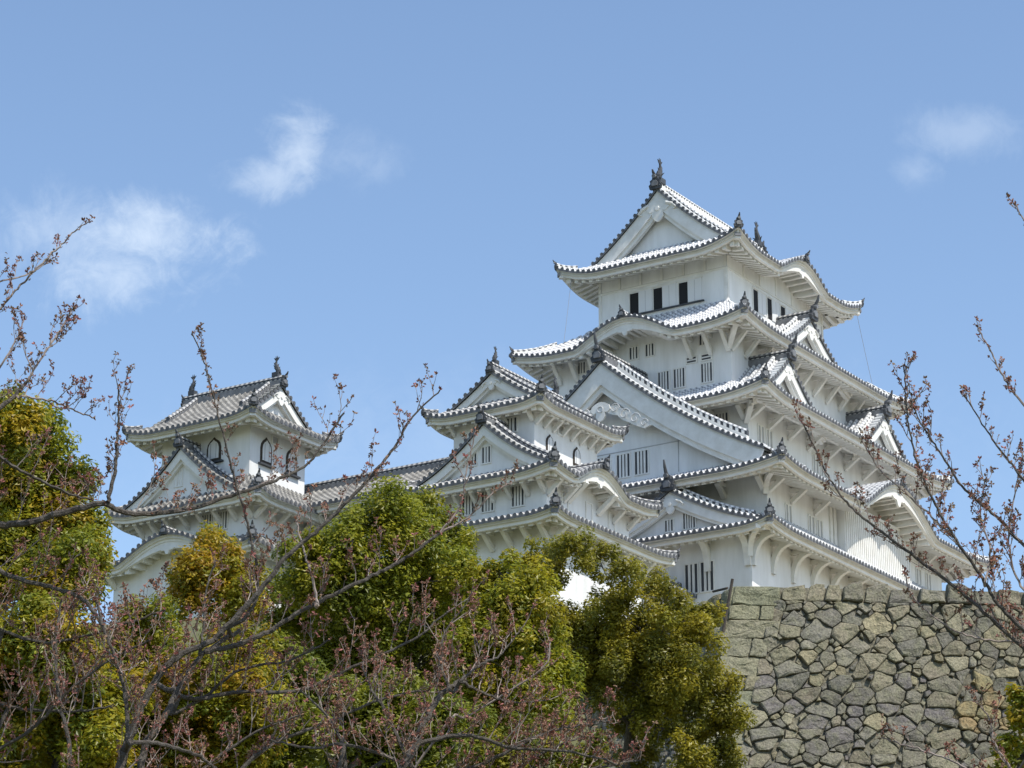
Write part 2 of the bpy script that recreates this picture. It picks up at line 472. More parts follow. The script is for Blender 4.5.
def gable_front(roof, gt, fr, curve, bw, rec, zbase, grey, pend=1.0, scroll=False, rakelen=0.55, base='pan'):
    """verge tiles into gt; barge boards, gable wall, pendant as children of roof. curve: (x>=0, z) from the apex outwards"""
    rib, pan = TILES[int(grey)]
    # resample by arc length
    ds = [0]
    for (x0, z0), (x1, z1) in zip(curve, curve[1:]): ds.append(ds[-1]+math.hypot(x1-x0, z1-z0))
    def samp(d):
        for i in range(len(ds)-1):
            if d <= ds[i+1] or i == len(ds)-2:
                u = (d-ds[i])/(ds[i+1]-ds[i]); (x0, z0), (x1, z1) = curve[i], curve[i+1]
                l = math.hypot(x1-x0, z1-z0)
                return x0+(x1-x0)*u, z0+(z1-z0)*u, (x1-x0)/l, (z1-z0)/l
    total = ds[-1]; n = max(3, int(total/0.38))
    gb, gw = G(), G()
    for sg in (-1, 1):
        for i in range(n):
            x, z, tx, tz = samp(total*(i+.5)/n)
            nx, nz_ = -tz, tx
            if nz_ < 0: nx, nz_ = -nx, -nz_
            pr = []
            for q in range(5):
                an = math.pi*q/4; c_, s_ = math.cos(an)*RIBR*1.1, math.sin(an)*RIBR*1.2+.02
                pr.append((x+tx*c_+nx*s_, z+tz*c_+nz_*s_))
            gt.grid([[fr.p(sg*a, 0.0, b) for a, b in pr], [fr.p(sg*a, -rakelen, b) for a, b in pr]], rib, False, [0.0, 0.2])
            gt.face([fr.p(sg*(x+RIBR*.95*math.cos(q*math.pi/3.5)), 0.03, z+.03+RIBR*.95*math.sin(q*math.pi/3.5)) for q in range(7)], 'cap')
        m = max(8, int(total/0.5))
        S = [samp(total*i/m) for i in range(m+1)]
        def off(st, d, first):
            x, z, tx, tz = st
            nx, nz_ = (tz, -tx) if tx > 0 else (-tz, tx)
            if nz_ > 0: nx, nz_ = -nx, -nz_
            top0 = (0.0, S[0][1]-d/max(.35, abs(S[0][2])))
            if first: return top0
            X = x+nx*d
            if X <= 0: return top0
            return X, z+nz_*d
        P = {d: [off(st, d, i == 0) for i, st in enumerate(S)] for d in (0, .13, .16, .13+bw, .1+bw, .13+bw*1.32)}
        Fp = lambda q, r: fr.p(sg*q[0], r, q[1])
        gt.grid([[Fp(a, 0), Fp(b, 0)] for a, b in zip(P[0], P[.13])], 'tile_mid')
        gt.grid([[Fp(a, 0), Fp(a, -rakelen-.1)] for a in P[0]], pan)
        gb.grid([[Fp(a, -rec-.05), Fp(a, -.12), Fp(b, -.12), Fp(b, -.30)] for a, b in zip(P[.13], P[.13+bw])], 'plaster_trim')
        gb.grid([[Fp(a, -.26), Fp(b, -.26), Fp(b, -.5)] for a, b in zip(P[.1+bw], P[.13+bw*1.32])], 'plaster_trim')
        gw.grid([[fr.p(sg*x, -rec, max(z-.1, zbase)), fr.p(sg*x, -rec, zbase)] for x, z in P[.13]], 'plaster')
    tag(gb.build('barge_board', roof), None, None)
    wl = gw.build('gable_wall', roof)
    # pendant under the apex
    za = samp(0)[1]-.13-bw*(2.75 if scroll else 1.35 if bw > .6 else 1.1)
    g = G(); k = pend
    o = [(0, .35), (.3, .28), (.62, .1), (.72, -.2), (.5, -.38), (.3, -.34), (.34, -.62), (.18, -.86), (0, -.95)]
    o = o + [(-a, b) for a, b in o[-2:0:-1]]
    g.prism(fr, [(a*k, za+b*k) for a, b in o], -.22, -.08, 'plaster_trim')
    if scroll:
        g.tube([fr.p(math.cos(q)*.2*k, -.06, za-.15*k+math.sin(q)*.2*k) for q in [i*math.pi/5 for i in range(11)]], .03*k, 'relief', 5)
        for sg in (-1, 1):
            for (cx_, cz_, rr) in ((1.05, -.25, .36), (1.75, -.75, .42), (2.5, -1.15, .4), (3.15, -1.55, .3)):
                pts = []
                for i in range(15):
                    an = i*0.5; q = rr*(1-i/18)
                    pts.append(fr.p(sg*(cx_+math.cos(an)*q)*k, -.07, za+(cz_+math.sin(an)*q)*k))
                g.tube(pts, .028*k, 'relief', 5)
            b = [(.4, -.1), (1.1, .0), (1.6, -.35), (2.3, -.75), (3.0, -1.15), (3.6, -1.75), (3.1, -1.9), (2.6, -1.65), (2.3, -1.5), (2.0, -1.3), (1.5, -1.05), (1.2, -.7), (.8, -.6), (.5, -.45)]
            g.prism(fr, [(sg*a*k, za+c*k) for a, c in b], -.28, -.14, 'plaster_trim')
    else:
        for sg in (-1, 1):
            g.tube([fr.p(sg*.55*k, -.07, za+.05*k), fr.p(sg*.95*k, -.07, za-.1*k), fr.p(sg*1.15*k, -.07, za-.32*k), fr.p(sg*.98*k, -.07, za-.42*k)], [.1*k, .1*k, .08*k, .05*k], 'plaster_trim', 5)
        g.tube([fr.p(0, -.09, za-.2*k), fr.p(0, -.02, za-.2*k)], [.16*k, .13*k], 'plaster_trim', 6)
    g.build('gable_pendant', roof)
    return wl

def gcurve(w, h, z0, c=0.38, n=14):
    return [(w*i/n, z0+h*((1-i/n)-c*(i/n)*(1-i/n))) for i in range(n+1)]

def chidori(parent, fr, w, h, z0, depth, grey=False, bw=.6, rec=.75, pend=.8, scroll=False, c=.38, orn=.95, spike=1.0, vh=.46, zbase=None, ridge_style='dark', name='gable_dormer', fish=False, ridge_h=.62):
    """triangular dormer; fr.o is the middle of its verge line, depth runs inwards"""
    rib, pan = TILES[int(grey)]
    gt = G(); cv = gcurve(w, h, z0, c)
    n = int((depth-.6)/.38)
    for sg in (-1, 1):
        for j in range(n):
            r = -.6-.38*(j+.5)
            rows = []; uv = []; d = 0
            for i, (x, z) in enumerate(cv):
                if i: d += math.hypot(x-cv[i-1][0], z-cv[i-1][1])
                rows.append([fr.p(sg*x, r+o, z+hh) for o, hh in ((.19, 0), (RIBR, 0), (RIBR*.65, RIBR*.9), (0, RIBR*1.25), (-RIBR*.65, RIBR*.9), (-RIBR, 0), (-.19, 0))]); uv.append(d)
            gt.grid([q[0:2] for q in rows], pan); gt.grid([q[5:7] for q in rows], pan); gt.grid([q[1:6] for q in rows], rib, False, uv)
    # two ridges that run down next to the verge
    gh = G()
    for sg in (-1, 1):
        m = len(cv)
        ridge_sweep(gh, [fr.p(sg*x, -.95, z+.04) for x, z in cv[1:int(m*.93)]], .3, vh, 'light' if not grey else 'dark')
    roof_box = {}
    hold = G()
    # the parts hang on the tile surface
    fr2 = fr
    body = gt
    tmp = bpy.data.objects.new('x', None)
    gable_tiles = None
    # verge goes into gt before building
    class _P: pass
    # build the tile surface with its verge, then children
    stash = []
    obj_name = name
    # two passes because the children need the parent object: make it with an empty mesh first
    o = bpy.data.objects.new(obj_name, bpy.data.meshes.new(obj_name)); col.objects.link(o); o.parent = parent
    ORG[o.name] = parent_origin(parent)
    gable_front(o, gt, fr, cv, bw, rec, zbase if zbase is not None else z0-.3, grey, pend, scroll)
    t = gt.build('tiles_tmp', parent); old = o.data; o.data = t.data; bpy.data.objects.remove(t); bpy.data.meshes.remove(old); o.data.name = obj_name
    bpy.data.objects.remove(tmp)
    gh.build('verge_ridge', o)
    gr = G(); za = z0+h
    ridge_sweep(gr, [fr.p(0, .02, za+.02), fr.p(0, -depth, za+.02)], .42, ridge_h, ridge_style)
    gr.build('ridge', o)
    if fish: shachi(o, fr.p(0, -.15, za+.75), fr.n, .9)
    onigawara(o, fr.p(0, .1, za-.05), fr.n, orn, spike)
    return o

def storey_wall(parent, rc, z0, z1, fills=(), trim=None):
    g = G()
    for nm in 'SNWE':
        fr, L = rect_frame(rc, nm)
        g.face([fr.p(-L, 0, z0), fr.p(L, 0, z0), fr.p(L, 0, z1), fr.p(-L, 0, z1)], 'plaster')
    for (nm, c, hw, H, ze) in fills:           # plaster that closes the arch of an undulating gable
        fr, L = rect_frame(rc, nm)
        o = [(c-hw, z1-.3)]+[(c+hw*(i/8-1), max(z1-.3, ze-.25+H*bell(i/8-1))) for i in range(1, 16)]+[(c+hw, z1-.3)]
        g.prism(fr, o, -.3, -.01, 'plaster')
    return g.build('storey_wall', parent)

def window(parent, fr, a, z, w, h, n, r=0.0, deep='pane', arch=False, lab=None):
    """plaster framed lattice window with n upright bars"""
    g = G()
    g.box(fr, a-w/2, a+w/2, r-.1, r+.012, z-h/2, z+h/2, deep)
    f = .07
    for (a0, a1, z0, z1) in ((a-w/2-f, a-w/2, z-h/2-f, z+h/2+f), (a+w/2, a+w/2+f, z-h/2-f, z+h/2+f), (a-w/2, a+w/2, z+h/2, z+h/2+f), (a-w/2, a+w/2, z-h/2-f, z-h/2)):
        g.box(fr, a0, a1, r-.05, r+.07, z0, z1, 'plaster_trim')
    o = g.build('window', parent)
    if n:
        g = G()
        for i in range(n):
            c = a-w/2+w*(i+1)/(n+1); b = w/(2*n+2)*1.12
            g.box(fr, c-b/2, c+b/2, r+.014, r+.06, z-h/2, z+h/2, 'plaster_trim')
        g.build('lattice', o)
    if lab: o['label'] = lab
    return o

def bell_window(parent, fr, a, z, w, h, r=0.0):
    o = []
    prof = [(-.5, -.5), (.5, -.5), (.5, .05), (.44, .22), (.30, .34), (.12, .42), (0, .5), (-.12, .42), (-.30, .34), (-.44, .22), (-.5, .05)]
    g = G()
    g.prism(fr, [(a+x*w*1.16, z+y*h*1.07) for x, y in prof], r-.05, r+.05, 'wood')
    g.prism(fr, [(a+x*w*1.02, z+y*h*.98) for x, y in prof], r+.03, r+.07, 'wood')
    ob = g.build('window', parent); ob['label'] = 'bell-shaped window with a dark frame'
    g = G()
    g.prism(fr, [(a+x*w*.86, z+y*h*.84) for x, y in prof], r+.06, r+.085, 'shutter')
    for q in (-.22, .22): g.box(fr, a+q*w-.02, a+q*w+.02, r+.08, r+.1, z-h*.4, z+h*.25, 'groove')
    g.build('shutter', ob)
    return ob

def bracket(parent, fr, a, ztop, reach, drop, curved=False, wd=.26, diag=0):
    """strut that carries the eave; diag = -1/1 turns it to the corner"""
    g = G()
    n = 8
    th = .26 if not curved else .34
    P = []
    for i in range(n+1):
        u = i/n
        cx_, cz_ = ((.06, -.06) if curved else (reach*.5, (-drop+-.05)/2))
        r = 2*u*(1-u)*cx_+u*u*reach; q = (1-u)**2*-drop+2*u*(1-u)*cz_*1.0+u*u*-.05
        P.append((r, q))
    O_, I_ = [], []
    for i, (r, q) in enumerate(P):
        a_, b_ = P[max(0, i-1)], P[min(n, i+1)]
        t = Vector((b_[0]-a_[0], b_[1]-a_[1])).normalized()
        nn = Vector((t.y, -t.x))
        k = th*(1.0-.25*i/n)
        O_.append((max(-.02, r+nn.x*k*.5), q+nn.y*k*.5)); I_.append((max(-.02, r-nn.x*k*.5), q-nn.y*k*.5))
    def pt(r, z, w_):
        if diag: return fr.p(a+diag*r*.96+w_*.7, r*.96-diag*w_*.7*0+(-w_*.7*diag), z)
        return fr.p(a+w_, r, z)
    for i in range(n):
        for w_ in (-wd/2, wd/2):
            g.face([pt(O_[i][0], ztop+O_[i][1], w_), pt(O_[i+1][0], ztop+O_[i+1][1], w_), pt(I_[i+1][0], ztop+I_[i+1][1], w_), pt(I_[i][0], ztop+I_[i][1], w_)], 'plaster_trim')
        for C in (O_, I_):
            g.face([pt(C[i][0], ztop+C[i][1], -wd/2), pt(C[i+1][0], ztop+C[i+1][1], -wd/2), pt(C[i+1][0], ztop+C[i+1][1], wd/2), pt(C[i][0], ztop+C[i][1], wd/2)], 'plaster_trim')
    i = n
    g.face([pt(O_[i][0], ztop+O_[i][1], -wd/2), pt(O_[i][0], ztop+O_[i][1], wd/2), pt(I_[i][0], ztop+I_[i][1], wd/2), pt(I_[i][0], ztop+I_[i][1], -wd/2)], 'plaster_trim')
    # level tie from the wall to the strut head
    if not diag:
        g.box(fr, a-wd/2*.9, a+wd/2*.9, -.02, reach, ztop-.16, ztop+.08, 'plaster_trim')
    return g.build('eave_bracket', parent)

def bracket_row(parent, fr, L, ztop, reach, drop, count, curved=False, skip=(), wd=.26, lim=1.0):
    for i in range(count):
        a = -L*lim+2*L*lim*i/(count-1)
        if any(lo < a < hi for lo, hi in skip): continue
        a = max(-L+wd/2+.01, min(L-wd/2-.01, a))
        bracket(parent, fr, a, ztop, reach, drop, curved, wd)
    g = G()
    g.box(fr, -L-reach*.8, L+reach*.8, reach*.82, reach*.82+.24, ztop, ztop+.22, 'plaster_trim') if not skip else None
    if not skip: g.build('eave_beam', parent)

def roof_tier(parent, sides, grey=False, oh=None, irim=None, bare=(), kara_orn=True):
    """tiles object with soffit, rafters, hip ridges and ornaments as children"""
    g = G()
    for s in sides.values(): tile_side(g, s, grey)
    gs, gr = G(), G()
    for nm, s in sides.items(): eave_parts(gs, gr, s, (oh or {}).get(nm, s.T if not irim else 2.0))
    o = bpy.data.objects.new('roof', bpy.data.meshes.new('roof')); col.objects.link(o); o.parent = parent
    ORG[o.name] = parent_origin(parent)
    style = 'dark' if grey else 'light'
    if irim:
        ax, verge, bw, pend, rec, rh = irim['axis'], irim['verge'], irim['bw'], irim['pend'], irim['rec'], irim['rh']
        lng = sides['S' if ax == 'x' else 'E']
        T = lng.Tfull; prof = irim['prof']
        cv = []
        m = 16
        tg = sides['W' if ax == 'x' else 'S'].T
        for i in range(m+1):
            x = (T-tg+.25)*i/m; cv.append((x, lng.ze+prof(T-x)))
        for nm in (('W', 'E') if ax == 'x' else ('S', 'N')):
            ss = sides[nm]
            f0 = ss.fr; f = Fr((f0.o.x-f0.n.x*(tg-verge), f0.o.y-f0.n.y*(tg-verge)), f0.n)
            gable_front(o, g, f, cv, bw, rec, cv[-1][1]-.5, grey, pend)
            gh = G()
            for sg in (-1, 1):
                ridge_sweep(gh, [f.p(sg*x, -.9, z+.04) for x, z in cv[1:-1]], .28, .38, style)
            gh.build('verge_ridge', o)
            za = cv[0][1]
            onigawara(o, f.p(0, .08, za-.05), f.n, irim.get('orn', 1.0), irim.get('spike', 1.0))
            if irim.get('fish'): shachi(o, f.p(0, -.5, za+rh+.25), f.n, irim['fish'])
        gr2 = G()
        fa, fb = sides['W' if ax == 'x' else 'S'].fr, sides['E' if ax == 'x' else 'N'].fr
        p = fa.p(0, -(tg-verge)+.02, cv[0][1]+.02); q = fb.p(0, -(tg-verge)+.02, cv[0][1]+.02)
        ridge_sweep(gr2, [p, q], .42, rh, style)
        gr2.build('main_ridge', o)
    t = g.build('tiles_tmp', parent); old = o.data; o.data = t.data; bpy.data.objects.remove(t); bpy.data.meshes.remove(old); o.data.name = 'roof'
    gs.build('soffit', o); gr.build('rafters', o)
    for (nm, end) in (('S', -1), ('S', 1), ('N', -1), ('N', 1)):
        s = sides[nm]
        pts = []
        a_in = s.a0 if end < 0 else s.a1
        for i in range(9):
            v = .05+.95*i/8
            a = end*s.L+(a_in-end*s.L)*v; t_ = s.T*v
            pts.append(s.fr.p(a, -t_, s.z(a, t_)+.03))
        gh = G(); ridge_sweep(gh, pts[:5], .24, .26, style); gh.build('hip_ridge', o)
        d = Vector(pts[0])-Vector(pts[-1]); d.z = 0; d.normalize()
        p0 = Vector(pts[0])+d*.06
        if (nm+('W' if (end < 0) == (nm == 'S') else 'E')) not in bare: onigawara(o, (p0.x, p0.y, p0.z-.04), d, .62 if nm == 'S' and end < 0 else .42, .45)
        # corner beam under the eave
        ohv = (oh or {}).get(nm, 2.0)
        c = s.fr.p(end*s.L, 0, 0); gb = G()
        zt = s.zs(end*(s.L-.35), .3)
        f = Fr((c[0], c[1]), d)
        gb.box8([f.p(-.16, -.30, zt-.12), f.p(.16, -.30, zt-.12), f.p(.16, -ohv*1.4, zt+.1), f.p(-.16, -ohv*1.4, zt+.1),
                 f.p(-.16, -.30, zt+.2), f.p(.16, -.30, zt+.2), f.p(.16, -ohv*1.4, zt+.4), f.p(-.16, -ohv*1.4, zt+.4)], 'plaster_trim')
        gb.box(f, -.2, .2, -.32, -.22, zt+.02, zt+.24, 'tile_mid')
        gb.build('corner_beam', o)
    for nm, s in sides.items():
        for (c, hw, H) in s.kara:
            gk = G(); n = 22
            pts = [(c+hw*1.0*(2*i/n-1)) for i in range(n+1)]
            zz = lambda a: s.ze+H*bell((a-c)/hw)
            gk.grid([[s.fr.p(a, -.03, zz(a)-.13), s.fr.p(a, -.26, zz(a)-.17), s.fr.p(a, -.28, zz(a)-.42-.40*bell((a-c)/hw)), s.fr.p(a, -.5, zz(a)-.42-.40*bell((a-c)/hw))] for a in pts], 'plaster_trim')
            k = max(.5, H*.45); za = zz(c)-.85
            o2 = [(0, .3), (.5, .26), (.9, .02), (.62, -.1), (.3, -.12), (.16, -.42), (0, -.5), (-.16, -.42), (-.3, -.12), (-.62, -.1), (-.9, .02), (-.5, .26)]
            gk.prism(s.fr, [(c+a*k, za+b*k) for a, b in o2], -.36, -.22, 'plaster_trim')
            gk.build('barge_board', o)
            # little ridge on top of the wave
            td = 0
            while s.ze+H > s.z(c+hw*2, td) and td < s.T: td += .1
            gg = G(); ridge_sweep(gg, [s.fr.p(c, .02, zz(c)+.02), s.fr.p(c, -td, zz(c)+.02)], .3, .34, style); gg.build('ridge', o)
            if kara_orn: onigawara(o, s.fr.p(c, .1, zz(c)-.05), s.fr.n, .55, .4)
    return o

# ================================================================== GROUND
def ground_height(x, y):
    d = math.hypot(x-EYE.x, y-EYE.y)
    u = max(0.0, min(1.0, (d-34)/60)); h = -1.6+18.2*(u*u*(3-2*u))
    return h+0.25*noise.noise((x*.08, y*.08, 0))
def make_ground():
    g = G(); n = 72; rows = []
    for r in [0, 3, 6, 10, 14, 18, 24, 30, 36, 42, 48, 54, 60, 66, 72, 78, 84, 90, 96, 105, 115, 130, 150, 180, 230, 320, 500, 1000, 3000, 9000]:
        rows.append([(EYE.x+r*math.cos(2*math.pi*k/n), EYE.y+r*math.sin(2*math.pi*k/n), ground_height(EYE.x+r*math.cos(2*math.pi*k/n), EYE.y+r*math.sin(2*math.pi*k/n))) for k in range(n)])
    g.grid(rows, 'earth', True)
    tag(g.build('ground', None, True), None, None, None, 'structure')
make_ground()

# ================================================================== STONE RAMPART
HR = Vector((RT.x, RT.y, 0)).normalized(); HF = Vector((FW.x, FW.y, 0)).normalized()
CORNER = at(734, 586, 110.0)
TOPZ = CORNER.z
def rot2(v, a): return Vector((v.x*math.cos(a)-v.y*math.sin(a), v.x*math.sin(a)+v.y*math.cos(a), 0))
D1 = rot2(HR, R(4.5))                       # right face runs to the right and slightly away
N1 = Vector((D1.y, -D1.x, 0)); N1 = N1 if N1.dot(HF) < 0 else -N1
N2 = (-HR*0.93-HF*0.37).normalized()        # left face looks to the left
D2 = Vector((N2.y, -N2.x, 0)); D2 = D2 if D2.dot(HF) > 0 else -D2
BAT = 0.27
def clip_poly(P, px, py, nx, ny):
    out = []
    for i in range(len(P)):
        a, b = P[i], P[(i+1) % len(P)]
        da = (a[0]-px)*nx+(a[1]-py)*ny; db = (b[0]-px)*nx+(b[1]-py)*ny
        if da <= 0: out.append(a)
        if (da < 0) != (db < 0):
            t = da/(da-db); out.append((a[0]+(b[0]-a[0])*t, a[1]+(b[1]-a[1])*t))
    return out
STONE_COLS = [(0.288, 0.254, 0.176), (0.24, 0.219, 0.164), (0.326, 0.295, 0.2), (0.208, 0.195, 0.156), (0.261, 0.241, 0.185), (0.341, 0.295, 0.185), (0.251, 0.218, 0.156), (0.192, 0.176, 0.146)]
def stone_block(g, P, place, rnd, shrink=.008, raise_=.10, c=None):
    if len(P) < 3: return
    cx_ = sum(p[0] for p in P)/len(P); cy_ = sum(p[1] for p in P)/len(P)
    size = max(math.hypot(p[0]-cx_, p[1]-cy_) for p in P)
    # subdivide the outline and roughen it
    Q = []
    for i in range(len(P)):
        a, b = P[i], P[(i+1) % len(P)]
        l = math.hypot(b[0]-a[0], b[1]-a[1]); k = max(1, min(5, int(l/.18)))
        for j in range(k):
            x_, y_ = a[0]+(b[0]-a[0])*j/k, a[1]+(b[1]-a[1])*j/k
            Q.append((x_+.075*noise.noise((x_*3.4, y_*3.4, 1.7)), y_+.075*noise.noise((x_*3.4, y_*3.4, 8.1))))
    if len(Q) < 3: return
    # round the corners a little
    for _ in range(1):
        Q = [((Q[i-1][0]+12*Q[i][0]+Q[(i+1) % len(Q)][0])/14, (Q[i-1][1]+12*Q[i][1]+Q[(i+1) % len(Q)][1])/14) for i in range(len(Q))]
    tx, ty = rnd.uniform(-.11, .11), rnd.uniform(-.13, .10)
    seed = rnd.uniform(0, 99)
    if c is None:
        b = rnd.choice(STONE_COLS); f = rnd.uniform(.78, 1.15); c = tuple(x*f for x in b)
    out = rnd.uniform(0.1, 1.9)*raise_
    rings = []
    for sc_, dep in ((1.0, -.3), (1.0, -.02), (.97, .6), (.86, .9), (.55, 1.0), (.22, 1.0)):
        ring = []
        for (a, b) in Q:
            s_ = (1-shrink/max(size, .1))*sc_
            x, y = cx_+(a-cx_)*s_, cy_+(b-cy_)*s_
            dd = dep if dep < 0 else dep*out+(x-cx_)*tx+(y-cy_)*ty+.12*noise.noise((x*2.0+seed, y*2.0, seed))+.06*noise.noise((x*6+seed, y*6, seed))
            ring.append(place(x, y, dd))
        rings.append(ring)
    g.grid(rings, 'stone', True, c=c)
    g.face(rings[-1], 'stone', c=c)
def masonry(g, place, a0, a1, b0, b1, seed, cell=(.70, .54)):
    rnd = random.Random(seed)
    pts = []
    ny = int((b1-b0)/cell[1])
    for j in range(ny+1):
        x = a0-rnd.uniform(0, 1)
        while x < a1+1:
            wd = cell[0]*rnd.uniform(.5, 1.75)
            pts.append((x+wd/2, b0+(j+.5)*cell[1]+rnd.uniform(-.38, .38)*cell[1], wd))
            if rnd.random() < .75: pts.append((x+wd+rnd.uniform(-.1, .1), b0+j*cell[1]+rnd.uniform(-.15, .15), .3))
            x += wd
    for i, (x, y, w_) in enumerate(pts):
        P = [(x-1.4, y-1.2), (x+1.4, y-1.2), (x+1.4, y+1.2), (x-1.4, y+1.2)]
        for k, (u, v, w2) in enumerate(pts):
            if k == i: continue
            dx, dy = u-x, (v-y)
            d2 = dx*dx+dy*dy
            if d2 > 6.5 or d2 < 1e-6: continue
            d = math.sqrt(d2); m = .5+max(-.34, min(.34, (w_-w2)*.32/d))
            P = clip_poly(P, x+dx*m, y+dy*m, dx/d, dy/d)
            if len(P) < 3: break
        for (px, py, nx, ny_) in ((a0, 0, -1, 0), (a1, 0, 1, 0), (0, b0, 0, -1), (0, b1, 0, 1)):
            if len(P) >= 3: P = clip_poly(P, px, py, nx, ny_)
        if len(P) >= 3:
            c = None
            if 8.6 < x < 10.6 and -6.2 < y < -3.9 and rnd.random() < .75: c = (.33*rnd.uniform(.85, 1.1), .255, .13)
            elif y < -3.5 and rnd.random() < .22: c = (.20, .18, .165)
            stone_block(g, P, place, rnd, c=c)
HROCK = 12.5
def bt(b): return BAT*(-b)+.006*b*b         # horizontal run-out below the top, b <= 0
def place1(a, b, d):
    n = bt(b)+d
    q = CORNER+D1*a+N1*n+N2*(bt(b)*max(0, 1-a/14.0))*1.0
    return (q.x, q.y, TOPZ+b)
def place2(a, b, d):
    n = bt(b)+d
    q = CORNER+D2*a+N2*n+N1*(bt(b)*max(0, 1-a/14.0))
    return (q.x, q.y, TOPZ+b)
ramp = thing('stone_wall', 'high rampart of rough fitted greenish grey stones at the right', 'stone wall', (CORNER.x, CORNER.y, TOPZ-HROCK))
g = G()
for pl, ext in ((place1, 30), (place2, 20)):
    rows = [[pl(a, b, -.085) for a in (-.0, 3, 6, 10, 14, 20, 30)] for b in (0, -1.5, -3, -5, -7, -9, -11, -HROCK)]
    g.grid(rows, 'stone_gap')
g.face([place1(0, -.25, -.1), place1(30, -.25, -.1), tuple(CORNER+D1*30-N1*8-Vector((0, 0, .25))), tuple(CORNER+D2*20-N2*8-Vector((0, 0, .25))), place2(20, -.25, -.1)], 'earth')
g.build('rubble_core', ramp)
g = G(); masonry(g, place1, 1.5, 22, -HROCK, -.62, 3); g.build('rough_stone_face', ramp)
g = G(); masonry(g, place2, 1.3, 20, -HROCK, -.6, 4); g.build('rough_stone_face', ramp)
g = G(); rnd = random.Random(11)
x = 1.9
while x < 22:                                # top course of longer dressed stones
    wd = rnd.uniform(.65, 1.45); hh = rnd.uniform(-.2, .2)
    sl = rnd.uniform(-.12, .12); stone_block(g, [(x, -.62), (x+wd, -.62), (x+wd-rnd.uniform(0, .12), hh+sl), (x+wd*.5, hh+rnd.uniform(-.06, .1)), (x+rnd.uniform(0, .12), hh-sl)], place1, rnd, .02, .14); x += wd
x = 1.3
while x < 20:
    wd = rnd.uniform(.7, 1.4)
    stone_block(g, [(x, -.6), (x+wd, -.6), (x+wd, .02), (x, .02)], place2, rnd, .025, .10); x += wd
g.build('coping_course', ramp)
b = 0.0; k = 0                               # squared corner stones laid alternately
g = G()
while b > -HROCK:
    hh = rnd.uniform(.62, .86)
    l1, l2 = (1.95, 1.0) if k % 2 == 0 else (1.15, 1.9)
    l1 *= rnd.uniform(.9, 1.1)
    if k == 0: l1 = 1.9
    c = tuple(v*rnd.uniform(.97, 1.03) for v in rnd.choice([(.29, .275, .18), (.26, .255, .17), (.31, .285, .19)]))
    pieces = [(0.0, l1)] if l1 > 1.5 else [(0.0, l1), (l1, 1.75)]
    for x0, x1 in pieces:
        stone_block(g, [(x0-.0, b-hh), (x1, b-hh), (x1, b), (x0-.0, b)], place1, rnd, .02, .05, c)
    stone_block(g, [(0, b-hh), (1.35 if l2 > 1.3 else l2, b-hh), (1.35 if l2 > 1.3 else l2, b), (0, b)], place2, rnd, .02, .05, c)
    b -= hh; k += 1
g.build('corner_stones', ramp)
# plateau behind the rampart
g = G()
P0 = CORNER-N1*.7-N2*.7
def hill(d1, d2, z): q = P0+D1*d1+D2*d2; return (q.x, q.y, z)
rows = []
for d2 in (0, 15, 30, 60, 100, 200):
    rows.append([hill(d1, d2, TOPZ-.45-(0 if d2 < 120 else 14)) for d1 in (0, 20, 40, 80, 160)])
g.grid(rows, 'sand')
g.face([hill(0, 0, TOPZ-.45), hill(0, 200, TOPZ-14.5), hill(0, 200, 5), hill(0, 0, 5)], 'earth')
tag(g.build('castle_terrace', None), None, None, None, 'structure')
g = G()
rows = []
for (z, k) in ((13, 1.95), (16.5, 1.72), (20, 1.5), (24, 1.28), (27.5, 1.1), (29.8, .98), (30.8, .85), (31, .5)):
    row = []
    for q in range(72):
        an = q*math.pi/36; kk = k*(1+.09*noise.noise((math.cos(an)*2.1, math.sin(an)*2.1, z*.05)))
        dz = .7*noise.noise((math.cos(an)*5, math.sin(an)*5, z*.2))
        row.append((-28+kk*25*math.cos(an), 9+kk*26*math.sin(an), z+dz*(1 if k < 1.9 else 0)))
    rows.append(row)
g.grid(rows, 'earth', True); g.face(rows[-1], 'earth')
tag(g.build('castle_hill', None, True), None, None, None, 'structure')

def stone_base(rc, z0, z1, run, label, thick=None):
    x0, x1, y0, y1 = rc; g = G()
    rows = []
    for i in range(7):
        u = i/6; r = run*(1-u)**1.4; z = z0+(z1-z0)*u
        rows.append([(x0-r, y0-r, z), (x1+r, y0-r, z), (x1+r, y1+r, z), (x0-r, y1+r, z)])
    g.grid(rows, 'base_stone', True); g.face(rows[-1], 'base_stone')
    return tag(g.build('stone_base', None), label, 'stone base', 'stone bases under the keeps')
stone_base((-13.5, 12.8, -9.5, 9.5), 22, 36, 4.5, 'battered stone base carrying the great white keep')
stone_base((-30.4, -21.3, -7.2, -.2), 22, 32.5, 3.2, 'battered stone base under the small keep beside the great keep')
stone_base((-32, -23.4, 10.8, 19.5), 22, 33.5, 3.2, 'battered stone base under the far left small keep')

# ================================================================== MAIN KEEP
keep = thing('main_keep', 'great white five-roofed castle keep, the tallest building in the picture', 'castle keep', (0, 0, 36))
RC = {1: (-13.5, 12.8, -9.5, 9.5), 2: (-11.45, 11.45, -9.5, 9.5), 3: (-9.78, 9.78, -7.53, 7.53), 4: (-8.65, 8.65, -5.93, 5.93), 6: (-6.27, 6.27, -4.5, 4.5)}
storey_wall(keep, RC[1], 35.9, 41.5)
storey_wall(keep, RC[2], 41.8, 45.5, [('S', .9, 4.8, 2.25, 44.75)])
storey_wall(keep, RC[3], 46.0, 50.5)
storey_wall(keep, RC[4], 50.8, 55.7, [('W', -.1, 3.3, 1.42, 55.03)])
storey_wall(keep, RC[6], 56.6, 61.4, [('S', .3, 3.1, 1.3, 60.87)])

